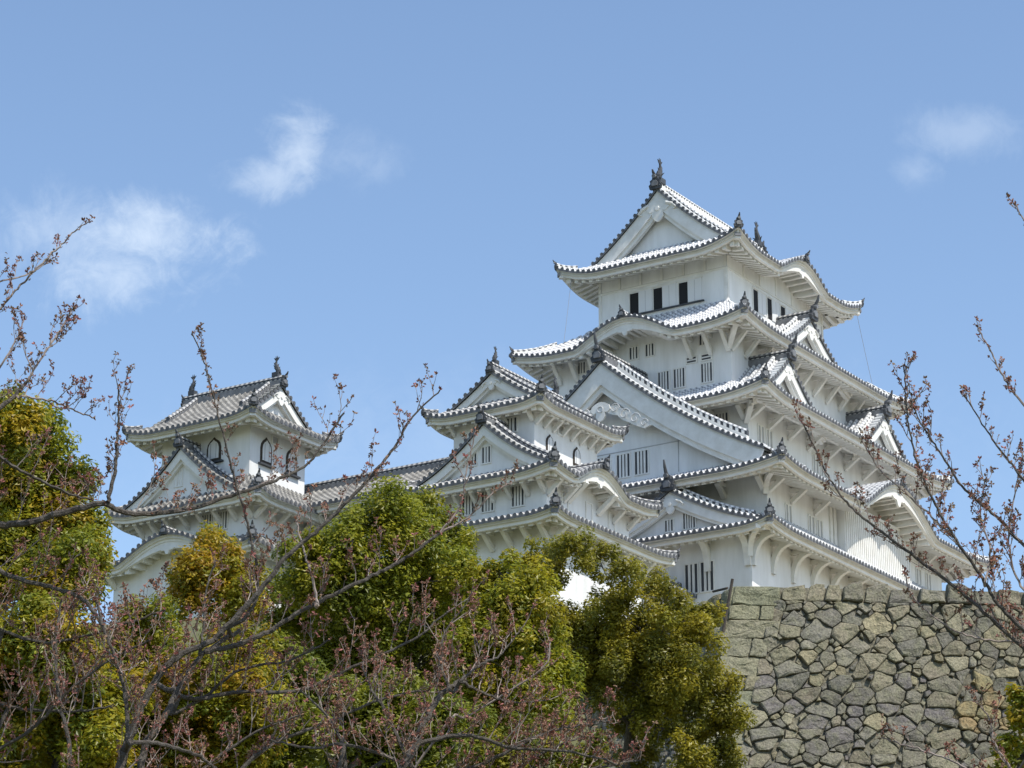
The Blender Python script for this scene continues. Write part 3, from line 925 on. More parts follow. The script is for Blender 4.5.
S1 = make_sides((-15, 14.3, -11.5, 11.5), RC[2], 41.2, 1.5, lift=.4, kc=1.1)
roof_tier(keep, S1, oh={'S': 2.0, 'W': 1.6, 'N': 2, 'E': 1.6})
S2 = make_sides((-14.2, 14.2, -12, 12), RC[3], 44.75, 2.5, lift=.45, kc=.9, karas={'S': [(.9, 5.0, 2.25)]})
roof_tier(keep, S2, oh={'S': 2.55, 'W': 2.8, 'N': 2.55, 'E': 2.8})
S3 = make_sides((-12.5, 12.5, -10.25, 10.25), RC[4], 49.85, 2.0, lift=.55, kc=.9)
roof_tier(keep, S3, oh={'S': 2.75, 'W': 2.75, 'N': 2.75, 'E': 2.75})
S4 = make_sides((-10.87, 11.5, -8.14, 8.14), RC[6], 55.03, 2.9, lift=.52, kc=.95, karas={'W': [(-.1, 3.5, 1.42)], 'E': [(.1, 3.5, 1.42)]})
roof_tier(keep, S4, oh={'S': 2.25, 'W': 2.25, 'N': 2.25, 'E': 2.25})
prof5 = lambda t: .545*t+.04*t*t
S5 = make_sides((-8.25, 8.25, -6.48, 6.48), (-6.3, 6.3, -4.53, 4.53), 60.87, 0, lift=.85, kc=1.7, karas={'S': [(.3, 3.2, 1.3)], 'N': [(0, 3.2, 1.3)]}, irim=('x', 1.95, prof5))
roof_tier(keep, S5, oh={k: 2.0 for k in 'SNWE'}, irim=dict(axis='x', verge=.45, bw=.75, pend=1.15, rec=.75, rh=.42, prof=prof5, fish=.62, orn=.9, spike=.4))

# gables
big = chidori(keep, Fr((-13.9, -.1), NRM['W']), 10.6, 7.05, 45.75, 5.4, bw=1.0, rec=.95, pend=.92, scroll=True, c=.32, orn=.95, spike=1.3, zbase=45.2, name='large_gable', ridge_h=.7, vh=.8)
fW = Fr((-12.95, 0), NRM['W'])
for a in (-.15, 1.15, 2.35): window(big, fW, a-.05, 46.45, .85, 1.35, 3)
g = G(); g.box(fW, -2.3, 6.2, 0, .03, 47.30, 47.345, 'groove'); g.box(fW, 4.7, 4.74, 0, .03, 45.5, 49.5, 'groove'); g.build('plaster_joint', big)
c1 = chidori(keep, Fr((-14.45, -4.9), NRM['W']), 5.7, 2.5, 41.6, 3.0, bw=.55, rec=.6, pend=.75, c=.42, orn=.95, spike=1.3, zbase=41.3, ridge_h=.42)
f = Fr((-13.85, 0), NRM['W'])
window(c1, f, 5.85, 42.25, .75, .9, 4); window(c1, f, 4.55, 42.15, .5, .65, 2)
for cx_ in (-6.35, 6.35):
    chidori(keep, Fr((cx_, -8.6), NRM['S']), 4.75, 3.4, 50.1, 2.9, bw=.5, rec=.7, pend=.8, c=.42, orn=.95, spike=1.0, zbase=50.1, ridge_h=.5)
chidori(keep, Fr((0, -6.95), NRM['S']), 5.4, 3.1, 55.1, 2.6, bw=.5, rec=.65, pend=.8, c=.42, orn=.95, spike=1.0, zbase=55.2, ridge_h=.5)

# storey six: shutters, openings, posts and trim
f6W, L6 = rect_frame(RC[6], 'W'); f6S, L6s = rect_frame(RC[6], 'S')
def open_window(parent, fr, a, z, w, h, sw):
    g = G()
    g.box(fr, a-w/2, a+w/2, -.1, .015, z-h/2, z+h/2, 'recess')
    g.box(fr, a-w/2-.06, a-w/2, -.05, .06, z-h/2-.05, z+h/2+.06, 'plaster_trim')
    g.box(fr, a-w/2-.06, a+w/2+sw+.06, -.05, .07, z+h/2+.06, z+h/2+.13, 'plaster_trim')
    o = g.build('window', parent); o['label'] = 'open dark window with a white sliding shutter'
    g = G()
    g.box(fr, a+w/2, a+w/2+sw, -.05, .05, z-h/2, z+h/2+.06, 'shutter')
    g.box(fr, a+w/2+sw*.5-.012, a+w/2+sw*.5+.012, .05, .056, z-h/2, z+h/2, 'groove')
    g.build('shutter', o)
for a in (-1.95, -.28, 1.5): open_window(keep, f6W, a, 59.0, .62, 1.35, .95)
for a in (-2.75, -.95, .8, 2.5): open_window(keep, f6S, a, 59.0, .62, 1.35, 1.0)
g = G()
for fr, L in ((f6W, L6), (f6S, L6s)):
    g.box(fr, -L, L, .0, .05, 59.98, 60.1, 'plaster_trim')
    g.box(fr, -L, L, .0, .02, 60.1, 60.13, 'groove')
    k = 6
    for i in range(k+1):
        a = -L+2*L*i/k; a = max(-L+.09, min(L-.09, a))
        g.box(fr, a-.08, a+.08, .0, .045, 60.13, 61.35, 'plaster_trim')
        g.box(fr, a+.08, a+.10, .0, .015, 60.13, 61.35, 'groove')
    g.box(fr, -L, -L+.2, 0, .045, 56.9, 59.98, 'plaster_trim'); g.box(fr, L-.2, L, 0, .045, 56.9, 59.98, 'plaster_trim')
    g.box(fr, L-.22, L-.20, 0, .015, 56.9, 59.98, 'groove')
g.build('wall_trim', keep)
g = G(); g.box(f6W, -2.4, 2.95, .05, .16, 58.18, 58.26, 'tile_dark'); g.build('window_sill', keep)

# windows of the lower storeys
f4W, L4 = rect_frame(RC[4], 'W'); f4S, L4s = rect_frame(RC[4], 'S')
for a in (1.38, 2.45, 4.3): window(keep, f4W, a, 52.72, .72, 1.15, 3)
for a in (3.3, 4.3):
    window(keep, f4W, a, 53.68, .62, .32, 0); g = G(); g.box(f4W, a-.31, a+.31, .012, .05, 53.64, 53.72, 'shutter'); g.build('louvre', keep)
for a in (-.64, .47, 4.15): window(keep, f4W, a, 54.85, .55, .75, 2)
window(keep, f4W, -4.3, 54.6, .5, .7, 2); window(keep, f4W, -4.4, 52.9, .7, 1.1, 3)
f3W, L3 = rect_frame(RC[3], 'W'); f3S, L3s = rect_frame(RC[3], 'S')
window(keep, f3W, 5.84, 49.2, .8, .85, 3)
for a in (-8.3, -7.3, -1.5, -.5): window(keep, f3S, a, 48.4, .62, 1.1, 1, deep='groove')
f2S, L2s = rect_frame(RC[2], 'S'); f2W, L2 = rect_frame(RC[2], 'W')
for a in (-9.0, -6.2, -5.2): window(keep, f2S, a, 43.15, .62, 1.15, 1, deep='groove')
for a in (8.0, 9.4): window(keep, f2S, a, 43.15, .62, 1.15, 1, deep='groove')
g = G(); g.box(f2S, -3.9, -3.6, 0, .10, 42, 45.2, 'plaster_trim'); g.box(f2S, -3.55, -3.2, 0, .16, 42, 45.2, 'plaster_trim'); g.build('wall_pilaster', keep)
f1W, L1 = rect_frame(RC[1], 'W'); f1S, L1s = rect_frame(RC[1], 'S')
for a in (5.72, 6.72): window(keep, f1W, a, 39.0, .78, 1.65, 2)
# bay with a white upright lattice under the wave gable
g = G()
g.box(f2S, -3.1, 5.6, -.1, .62, 41.9, 45.2, 'plaster')
bay = g.build('lattice_bay', keep)
g = G()
for i in range(34):
    a = -2.95+8.4*i/33
    g.box(f2S, a-.065, a+.065, .61, .70, 42.0, 45.15, 'plaster_trim')
g.box(f2S, -3.12, 5.62, .60, .74, 41.85, 42.0, 'plaster_trim'); g.box(f2S, -3.12, 5.62, .60, .74, 45.15, 45.3, 'plaster_trim')
g.build('lattice', bay)
# struts
bracket_row(keep, f4W, L4, 54.95, .95, 1.15, 10, wd=.24, skip=((-1.8, 2.2),))
bracket_row(keep, f4S, L4s, 54.95, 1.0, 1.1, 11, wd=.22)
bracket_row(keep, f3W, L3, 49.75, .8, .7, 8, lim=.97, wd=.28)
bracket_row(keep, f3S, L3s, 49.75, 1.0, .7, 9, wd=.24)
bracket_row(keep, f2W, L2, 44.75, .85, .75, 8, wd=.28)
bracket_row(keep, f2S, L2s, 44.7, 1.0, .7, 9, wd=.24, skip=((-4, 6.2),))
bracket_row(keep, f1W, L1, 41.0, 1.15, 1.75, 8, True, wd=.36)
bracket_row(keep, f1S, L1s, 41.0, 1.5, 1.75, 12, True, wd=.30)
for fr, L, zt, rc_ in ((f4W, L4, 55.0, 1.15), (f3W, L3, 49.8, 1.0), (f2W, L2, 44.8, 1.0), (f1W, L1, 41.05, 1.4)):
    bracket(keep, fr, L-.15, zt, rc_, 1.3 if zt < 45 and zt < 42 else 1.0, zt < 45, .3, diag=1)
# lightning conductors
g = G()
def sag(a, b, s, n=10):
    return [tuple(Vector(a).lerp(Vector(b), i/n)-Vector((0, 0, s*4*(i/n)*(1-i/n)))) for i in range(n+1)]
g.tube(sag((-8.0, 5.4, 60.9), (-8.6, 5.7, 55.9), .05), .014, 'wire', 4)
g.build('lightning_wire', keep)
g = G()
g.tube(sag((7.4, -6.4, 60.8), (9.6, -6.4, 55.8), .1), .014, 'wire', 4)
g.build('lightning_wire', keep)

# ================================================================== SMALL KEEP beside the great keep
sk = thing('small_keep', 'small white three-roofed keep standing left in front of the great keep', 'castle keep', (-26, -4, 32.5), 'small keeps of the castle')
W1, W2, W3 = (-30.3, -21.4, -7.1, -.2), (-30.1, -22, -6.75, -.4), (-28.8, -22.6, -5.2, -.15)
storey_wall(sk, W1, 32.4, 38.6); storey_wall(sk, W2, 38.7, 41.2, [('S', -.65, 2.5, 1.05, 40.68)]); storey_wall(sk, W3, 41.5, 45.4)
roof_tier(sk, make_sides((-32, -19.75, -8.5, 1.2), W2, 38.2, .62, lift=.3, kc=1.1), True, bare=('NW',), oh={k: 1.5 for k in 'SNWE'})
roof_tier(sk, make_sides((-31.5, -20.7, -8.15, 1.6), W3, 40.68, 1.6, lift=.4, kc=1.0, karas={'S': [(-.6, 2.6, 1.05)]}), True, bare=('NW',), oh={k: 1.4 for k in 'SNWE'})
profw = lambda t: .5*t+.035*t*t
roof_tier(sk, make_sides((-30, -21.4, -6.4, 1.05), (-28.85, -22.55, -5.25, -.1), 44.97, 0, lift=.4, kc=1.5, irim=('x', 1.15, profw)), True,
          oh={k: 1.2 for k in 'SNWE'}, irim=dict(axis='x', verge=.3, bw=.4, pend=.5, rec=.5, rh=.42, prof=profw, fish=.36, orn=.5, spike=.4))
cw = chidori(sk, Fr((-31.05, -3.45), NRM['W']), 4.1, 2.75, 41.15, 2.3, True, bw=.42, rec=.5, pend=.0001, c=.42, orn=.7, spike=.4, zbase=40.9, ridge_h=.4)
f = Fr((-30.54, 0), NRM['W'])
for a in (2.55, 3.4): window(cw, f, a, 42.2, .5, .85, 2, arch=True)
fw1, lw1 = rect_frame(W1, 'W'); fs1, ls1 = rect_frame(W1, 'S')
fw2, lw2 = rect_frame(W2, 'W'); fs2, ls2 = rect_frame(W2, 'S'); fw3, lw3 = rect_frame(W3, 'W'); fs3, ls3 = rect_frame(W3, 'S')
yc2, yc3 = -3.575, -2.675
for y in (-2.0, -3.2, -5.05): window(sk, fw2, -(y-yc2), 39.85, .72, 1.05, 3)
window(sk, fw3, -(-3.82-yc3), 44.2, .62, .75, 2)
xc3, xc2 = -25.7, -26.05
for x in (-27.35, -24.7): bell_window(sk, fs3, x-xc3, 43.3, .62, 1.0)
window(sk, fs3, -26.3-xc3, 44.35, .45, .45, 0, deep='groove')
for x in (-28.4, -26.05, -23.8): window(sk, fs2, x-xc2, 39.65, .5, 1.0, 0, deep='shutter')
bracket_row(sk, fw3, lw3, 44.85, .7, .6, 4, wd=.16); bracket_row(sk, fs3, ls3, 44.85, .85, .75, 8, wd=.15)
bracket_row(sk, fw2, lw2, 40.55, .8, .75, 7, wd=.17); bracket_row(sk, fs2, ls2, 40.55, 1.0, .85, 6, wd=.2, skip=((-2.2, 1.0),))
bracket_row(sk, fw1, lw1, 38.05, 1.1, .9, 7, wd=.22); bracket_row(sk, fs1, ls1, 38.05, 1.1, .9, 8, wd=.22)
bracket(sk, fs2, -2.0, 40.7, 1.15, .9, False, .3); bracket(sk, fs2, .9, 40.7, 1.15, .9, False, .3)

BARE = ('SW', 'SE', 'NW', 'NE')
# ================================================================== FAR LEFT SMALL KEEP
ik = thing('small_keep', 'small white keep at the far left behind cherry branches, gable facing right', 'castle keep', (-27.6, 15, 33.5), 'small keeps of the castle')
I1, I2, I3 = (-32, -23.4, 10.8, 20.2), (-31, -24.5, 11.4, 19.2), (-30.4, -25.45, 12.25, 18.5)
storey_wall(ik, I1, 33.4, 39.4, [('W', -.1, 3.4, 1.3, 39.0)]); storey_wall(ik, I2, 39.6, 42.5); storey_wall(ik, I3, 43.0, 47.2)
roof_tier(ik, make_sides((-33.3, -22, 9.6, 21.4), I2, 39.0, 1.1, lift=.3, kc=1.0, karas={'W': [(-.1, 3.5, 1.3)]}), 2, oh={k: 1.2 for k in 'SNWE'})
roof_tier(ik, make_sides((-32.5, -22.6, 9.9, 20.7), I3, 42.0, 1.7, lift=.4, kc=.9), 2, oh={k: 1.4 for k in 'SNWE'})
profi = lambda t: .55*t+.037*t*t
roof_tier(ik, make_sides((-32, -24.0, 10.8, 20.1), (-30.5, -25.5, 12.3, 18.6), 46.75, 0, lift=.45, kc=1.5, irim=('y', 1.5, profi)), 2,
          oh={k: 1.5 for k in 'SNWE'}, irim=dict(axis='y', verge=.35, bw=.45, pend=.65, rec=.5, rh=.5, prof=profi, fish=.45, orn=.6, spike=.5))
ci = chidori(ik, Fr((-32.0, 15.9), NRM['W']), 4.3, 3.2, 42.45, 1.7, 2, bw=.42, rec=.5, pend=.0001, c=.42, orn=.7, spike=.4, zbase=42.1, ridge_h=.42)
f = Fr((-31.48, 0), NRM['W'])
for y in (17.4, 16.3): window(ci, f, -y, 43.9, .5, .85, 2)
fi3, li3 = rect_frame(I3, 'W'); fi3s, li3s = rect_frame(I3, 'S'); fi2, li2 = rect_frame(I2, 'W'); fi1, li1 = rect_frame(I1, 'W'); fi2s, li2s = rect_frame(I2, 'S')
for x in (-29.0, -26.7): bell_window(ik, fi3s, x+27.92, 45.45, .85, 1.45)
window(ik, fi3s, -27.95+27.65, 46.25, .5, .4, 0, deep='groove')
bell_window(ik, fi3, -(14.75-15.375), 45.6, .85, 1.3)
g = G(); g.box(fi3, -(14.75-15.375)-.7, -(14.75-15.375)+.7, .0, .2, 44.78, 44.88, 'tile_dark')
for x in (-29.0, -26.7): g.box(fi3s, x+27.92-.65, x+27.92+.65, .0, .2, 44.55, 44.65, 'tile_dark')
g.build('window_sill', ik)
for y in (14.6, 13.5): window(ik, fi2, -(y-15.3), 41.2, .66, .95, 3)
bracket_row(ik, fi2, li2, 41.9, 1.0, .8, 8, wd=.2); bracket_row(ik, fi2s, li2s, 41.9, 1.0, .8, 7, wd=.2); bracket_row(ik, fi1, li1, 38.9, .9, .8, 6, wd=.22, skip=((-3.2, 2.4),))

# ================================================================== CONNECTING BUILDINGS
co = thing('corridor_building', 'long low white corridor building with grey tiled roof linking both small keeps', 'corridor', (-24.5, 7, 33), 'corridor buildings between the keeps')
KC = (-26.4, -22.6, -.5, 13.5)
storey_wall(co, KC, 32, 42.8)
profc = lambda t: .54*t+.02*t*t
roof_tier(co, make_sides((-27.6, -21.4, -1.2, 14.2), (-27.2, -21.8, -.8, 13.8), 42.35, 0, lift=0.0, kc=.5, irim=('y', .4, profc)), 2, bare=BARE,
          oh={k: 1.5 for k in 'SNWE'}, irim=dict(axis='y', verge=.1, bw=.3, pend=.0001, rec=.3, rh=.45, prof=profc, orn=.5, spike=.3))
fc, lc = rect_frame(KC, 'W')
for a in (-3.5, -1.2, 1.2, 3.5): window(co, fc, a, 41.0, .7, .9, 3)
bracket_row(co, fc, lc, 42.25, 1.0, .8, 9, wd=.2)
cl = thing('corridor_building', 'short corridor building with tiled roof between small keep and great keep', 'corridor', (-17.5, -3, 33), 'corridor buildings between the keeps')
KL = (-21.2, -13.6, -4.9, -.8)
storey_wall(cl, KL, 32, 38.2)
profl = lambda t: .5*t
roof_tier(cl, make_sides((-21.6, -12.9, -6.0, .3), (-21.0, -13.5, -5.4, -.3), 37.95, 0, lift=.12, kc=1.5, irim=('x', .6, profl)), True, bare=BARE,
          oh={k: 1.1 for k in 'SNWE'}, irim=dict(axis='x', verge=.1, bw=.3, pend=.0001, rec=.3, rh=.4, prof=profl, orn=.4, spike=.3))
fl, ll = rect_frame(KL, 'S')
for a in (-2.4, 0, 2.4): window(cl, fl, a, 36.6, .6, .9, 2)

# ================================================================== PLANTS
def leaf_cloud(g, clumps, per, size, rnd, cols, m='leaf'):
    """many small leaf faces spread over leaf clumps"""
    for (c, r, f) in clumps:
        base = rnd.choice(cols); vb = rnd.uniform(.82, 1.15)
        for _ in range(int(per*f)):
            d = Vector((rnd.gauss(0, 1), rnd.gauss(0, 1), rnd.gauss(0, 1))); d.normalize()
            p = c+d*r*(rnd.random()**.45)
            nrm = (d*0.75+Vector((rnd.gauss(0, .45), rnd.gauss(0, .45), rnd.gauss(0, .45)+.75))).normalized()
            u = nrm.orthogonal().normalized(); v = nrm.cross(u)
            an = rnd.uniform(0, 6.28)
            a = u*math.cos(an)+v*math.sin(an); b = nrm.cross(a)
            L = size*rnd.uniform(.7, 1.35); W = L*.5
            k = vb*rnd.uniform(.75, 1.25)
            cc = base if rnd.random() < .8 else rnd.choice(cols)
            g.face([p-a*L*.5, p+b*W*.5-nrm*L*.1, p+a*L*.5, p-b*W*.5-nrm*L*.1], m, c=(cc[0]*k, cc[1]*k, cc[2]*k))
GREEN = [(0.297, 0.308, 0.025), (0.242, 0.269, 0.027), (0.352, 0.33, 0.022), (0.182, 0.213, 0.025)]
OLIVE = [(0.319, 0.286, 0.027), (0.264, 0.252, 0.027), (0.363, 0.308, 0.025), (0.209, 0.207, 0.027)]
GOLD = [(0.44, 0.325, 0.02), (0.363, 0.308, 0.02), (0.462, 0.291, 0.022), (0.286, 0.274, 0.022)]
DEEP = [(0.176, 0.207, 0.025), (0.209, 0.23, 0.022), (0.253, 0.263, 0.022)]
def evergreen(label, lobes, base, zc, cols, seed, depth=1.6, dens=1.0, group='evergreen trees below the castle', leaf=.135, name='evergreen_tree'):
    """lobes: (px, py, r px) as seen from the camera, turned into crown lobes of real size and depth"""
    rnd = random.Random(seed)
    px, py = base
    bp = at(px, py, zc); gz = ground_height(bp.x, bp.y)
    hd = Vector((FW.x, FW.y, 0)).normalized()
    t = thing(name, label, 'tree', (bp.x, bp.y, gz-.1), group)
    clumps = []; tops = []
    mpp = zc/FOC
    for (x, y, r) in lobes:
        c = at(x, y, zc+rnd.uniform(-depth, depth)); rr = r*mpp
        tops.append((c, rr)); rr *= 1.22
        n = max(12, int(27*(r/38.0)**1.4))
        for i in range(n):
            d = Vector((rnd.gauss(0, 1), rnd.gauss(0, 1), rnd.gauss(0, 1)+.15)); d.normalize()
            q = c+Vector((d.x, d.y, d.z*.92))*rr*rnd.uniform(.45, .92)
            cr = rnd.uniform(.26, .42)*min(rr, 1.6)+.1
            clumps.append((q, cr, (cr/.45)**2))
    g = G()
    leaf_cloud(g, clumps, 235*dens, leaf, rnd, cols)
    g.build('crown', t)
    g = G()
    low = min(tops, key=lambda k: k[0].z)[0]
    ctr = sum((k[0] for k in tops), Vector())/len(tops)
    start = Vector((bp.x, bp.y, gz-.3)); fork = Vector((bp.x*.5+ctr.x*.5, bp.y*.5+ctr.y*.5, max(gz+2.0, low.z-.5)))
    hgt = max(1.0, ctr.z-gz); r0 = min(.38, .05+hgt*.022)
    mid = start.lerp(fork, .5)+Vector((rnd.uniform(-.3, .3), rnd.uniform(-.3, .3), 0))
    g.tube([start, mid, fork], [r0*1.25, r0, r0*.8], 'bark', 8)
    nodes = [(fork, r0*.8)]
    for (c, rr) in sorted(tops, key=lambda k: (k[0]-fork).length):
        p, pr = min(nodes, key=lambda k: (k[0]-c).length+.3*(k[0]-fork).length)
        r = max(.025, pr*.62)
        m = p.lerp(c, .5)+Vector((rnd.uniform(-.3, .3), rnd.uniform(-.3, .3), rnd.uniform(-.1, .3)))
        g.tube([p, p.lerp(m, .5)+Vector((rnd.uniform(-.1, .1), rnd.uniform(-.1, .1), .05)), m, c], [r, r*.9, r*.75, r*.55], 'bark', 6)
        nodes.append((c, r*.8))
        for _ in range(5):
            e = c+Vector((rnd.gauss(0, 1), rnd.gauss(0, 1), rnd.gauss(.3, 1))).normalized()*rr*.9
            g.tube([m.lerp(c, .6), c.lerp(e, .5)+Vector((0, 0, .08)), e], [r*.3, r*.2, .012], 'bark', 4)
    g.build('trunk', t)
    return t
evergreen('dense evergreen tree rising at the left edge, its crown cut by the frame', [(2, 425, 34), (34, 440, 30), (12, 480, 50), (60, 482, 34), (35, 530, 52), (84, 525, 22), (0, 560, 50), (66, 572, 40), (85, 560, 20), (15, 410, 18)], (20, 800), 66, GREEN+GOLD[:1], 1, 1.6)
evergreen('small golden green tree under the far left small keep', [(205, 553, 24), (186, 574, 18), (230, 572, 24), (210, 588, 32), (240, 600, 26), (186, 602, 22), (250, 575, 14)], (212, 800), 74, GOLD, 2, 1.0)
evergreen('low bushy tree with orange tips left of the golden green tree', [(148, 612, 20), (134, 634, 22), (160, 640, 22), (120, 655, 24), (146, 665, 30)], (140, 810), 72, GOLD[:2]+GREEN, 3, .9)
evergreen('tallest round-topped evergreen tree in front of the corridor building', [(398, 505, 24), (376, 520, 26), (424, 522, 28), (352, 540, 26), (400, 545, 36), (446, 545, 28), (322, 548, 22), (304, 566, 24), (340, 580, 38), (296, 600, 30), (455, 580, 28), (420, 590, 44), (370, 610, 44), (318, 625, 38), (445, 625, 28), (380, 650, 40), (420, 660, 40), (335, 670, 34)], (380, 820), 78, GREEN, 4, 2.0)
evergreen('broad light green evergreen tree in the middle between two darker ones', [(500, 572, 20), (488, 592, 26), (520, 600, 32), (498, 630, 34), (540, 640, 28), (516, 660, 38), (478, 660, 28), (548, 685, 28), (515, 705, 40), (560, 715, 20), (480, 705, 30)], (515, 830), 74, GREEN[:3]+GOLD[1:2], 5, 1.5)
evergreen('open-branched olive green tree against the corner of the stone wall', [(545, 556, 17), (575, 550, 20), (600, 560, 17), (555, 578, 17), (532, 572, 15), (625, 578, 17), (648, 586, 17), (665, 604, 20), (560, 618, 18), (590, 622, 24), (620, 616, 24), (640, 640, 28), (600, 655, 26), (672, 630, 22), (695, 622, 16), (700, 645, 24), (672, 668, 30), (640, 680, 20), (722, 690, 20), (700, 690, 24), (732, 715, 20), (716, 735, 22), (722, 760, 20), (690, 715, 16), (575, 650, 16), (712, 615, 12), (560, 640, 20), (590, 672, 18), (620, 664, 22), (650, 652, 24), (645, 702, 12), (600, 612, 20), (565, 668, 18), (545, 625, 18), (615, 640, 20), (642, 690, 16), (664, 702, 18), (692, 742, 14), (556, 692, 14), (550, 665, 16), (582, 660, 16), (608, 682, 13), (580, 690, 20), (606, 704, 18), (632, 722, 20), (660, 728, 20), (562, 715, 18), (690, 760, 20), (640, 755, 18), (545, 652, 20), (672, 690, 22)], (632, 790), 92, OLIVE, 6, 1.4, 1.0, leaf=.135)
evergreen('mixed green thicket tree low at the left edge', [(20, 630, 36), (60, 660, 40), (15, 690, 44), (80, 700, 38), (40, 740, 46), (95, 750, 34), (0, 760, 40), (55, 615, 18)], (40, 860), 60, GREEN+GOLD[:2], 7, 1.4)
evergreen('yellow green bushy tree low behind the dark forked cherry trunk', [(180, 680, 34), (225, 660, 30), (205, 715, 40), (150, 720, 38), (250, 700, 36), (170, 760, 42), (240, 755, 42), (260, 650, 22), (120, 700, 26)], (200, 860), 62, GREEN+GOLD, 8, 1.4)
evergreen('dark green bushy tree low under the tallest evergreen', [(300, 690, 30), (340, 715, 36), (290, 740, 40), (390, 710, 36), (360, 755, 40), (430, 725, 36), (420, 765, 30), (275, 660, 24)], (350, 860), 64, DEEP, 9, 1.4)
evergreen('small dark bush low in the middle in front of the shaded stones', [(470, 740, 30), (505, 755, 34), (545, 760, 26), (590, 765, 18), (600, 748, 14)], (520, 850), 70, OLIVE+DEEP, 10, 1.0)
evergreen('green bush at the right edge in front of the stone wall', [(1024, 695, 12), (1020, 714, 10), (1034, 715, 18), (1008, 748, 11), (1022, 758, 16), (1000, 768, 9)], (1015, 850), 60, GREEN[:3]+GOLD[:1], 12, .7)

# cherry trees in bud
BUDC = [(.30, .145, .095), (.23, .11, .075), (.34, .18, .12), (.28, .18, .11), (.36, .15, .13), (.22, .15, .085)]
def px_curve(pts, zc, dz, n=8):
    """smooth 3D limb through traced points"""
    P = [at(x, y, zc+dz*i/max(1, len(pts)-1)) for i, (x, y) in enumerate(pts)]
    out = []
    for i in range(len(P)-1):
        p0, p1, p2, p3 = P[max(0, i-1)], P[i], P[i+1], P[min(len(P)-1, i+2)]
        for k in range(n):
            u = k/n
            out.append(p1*1.0+(p2-p0)*(.5*u)+(p0*2-p1*5+p2*4-p3)*(.5*u*u)+(p1*3-p0-p2*3+p3)*(.5*u**3))
    out.append(P[-1]); return out
def bud(g, p, s, rnd):
    b = rnd.choice(BUDC); k = rnd.uniform(.7, 1.3); c = (b[0]*k, b[1]*k, b[2]*k)
    for _ in range(rnd.randint(3, 5)):
        d = Vector((rnd.gauss(0, 1), rnd.gauss(0, 1), rnd.gauss(.5, 1))).normalized()
        e = d.orthogonal().normalized(); f = d.cross(e)
        L = s*rnd.uniform(.7, 1.4); W = L*.28
        m_ = p+d*L*.55
        g.face([p, m_+e*W, p+d*L], 'bud', c=c); g.face([p, m_+f*W, p+d*L], 'bud', c=c); g.face([p, m_-e*W*.8-f*W*.5, p+d*L], 'bud', c=c)
VIEW_UP = Vector((0, 0, 1))
def sprout(gb, gl, path, r_start, zc, rnd, gap, length, up=.75, level=1, sub=True, buds=1.0, spread=1.0, taper=True, start=.12):
    """side twigs with buds along a limb; sizes in pixels at the limb's distance"""
    mpp = zc/FOC
    acc = 0; nxt = gap*rnd.uniform(.3, 1)*mpp
    tot = sum((b-a).length for a, b in zip(path, path[1:])); run = 0
    for i in range(len(path)-1):
        seg = path[i+1]-path[i]; l = seg.length; acc += l; run += l
        if l < 1e-6: continue
        if acc >= nxt and run/tot > start:
            acc = 0; nxt = gap*rnd.uniform(.5, 1.5)*mpp
            t = seg/l
            side = Vector((rnd.gauss(0, 1), rnd.gauss(0, 1), rnd.gauss(0, .6))); side -= t*side.dot(t); side.normalize()
            d = (t*.55+side*spread*.8+VIEW_UP*up).normalized()
            ln = length*rnd.uniform(.35, 1.25)*mpp*(1-.45*run/tot if taper else 1)
            p = path[i+1].copy(); tw = [p.copy()]; n = 6
            for k in range(n):
                d = (d+Vector((rnd.gauss(0, .13), rnd.gauss(0, .13), rnd.gauss(.10, .12)))).normalized()
                p = p+d*(ln/n); tw.append(p.copy())
            r0 = max(.0026, min(r_start*.5, ln*.008+.0018))
            gb.tube(tw, [r0*(1-.6*k/n) for k in range(n+1)], 'twig', 4, False)
            for k in range(1, n+1):
                for _ in range(2):
                    if rnd.random() < .21*buds:
                        q = tw[k]+Vector((rnd.gauss(0, 1), rnd.gauss(0, 1), rnd.gauss(0, 1)))*(1.6*mpp)
                        bud(gl, q, rnd.uniform(1.6, 3.1)*mpp, rnd)
            bud(gl, tw[-1], 3.6*mpp, rnd)
            if sub and ln > 16*mpp:
                sprout(gb, gl, tw, r0, zc, rnd, 8, length*.45, up*.8, level+1, ln > 34*mpp and level < 3, buds, spread, True, .25)
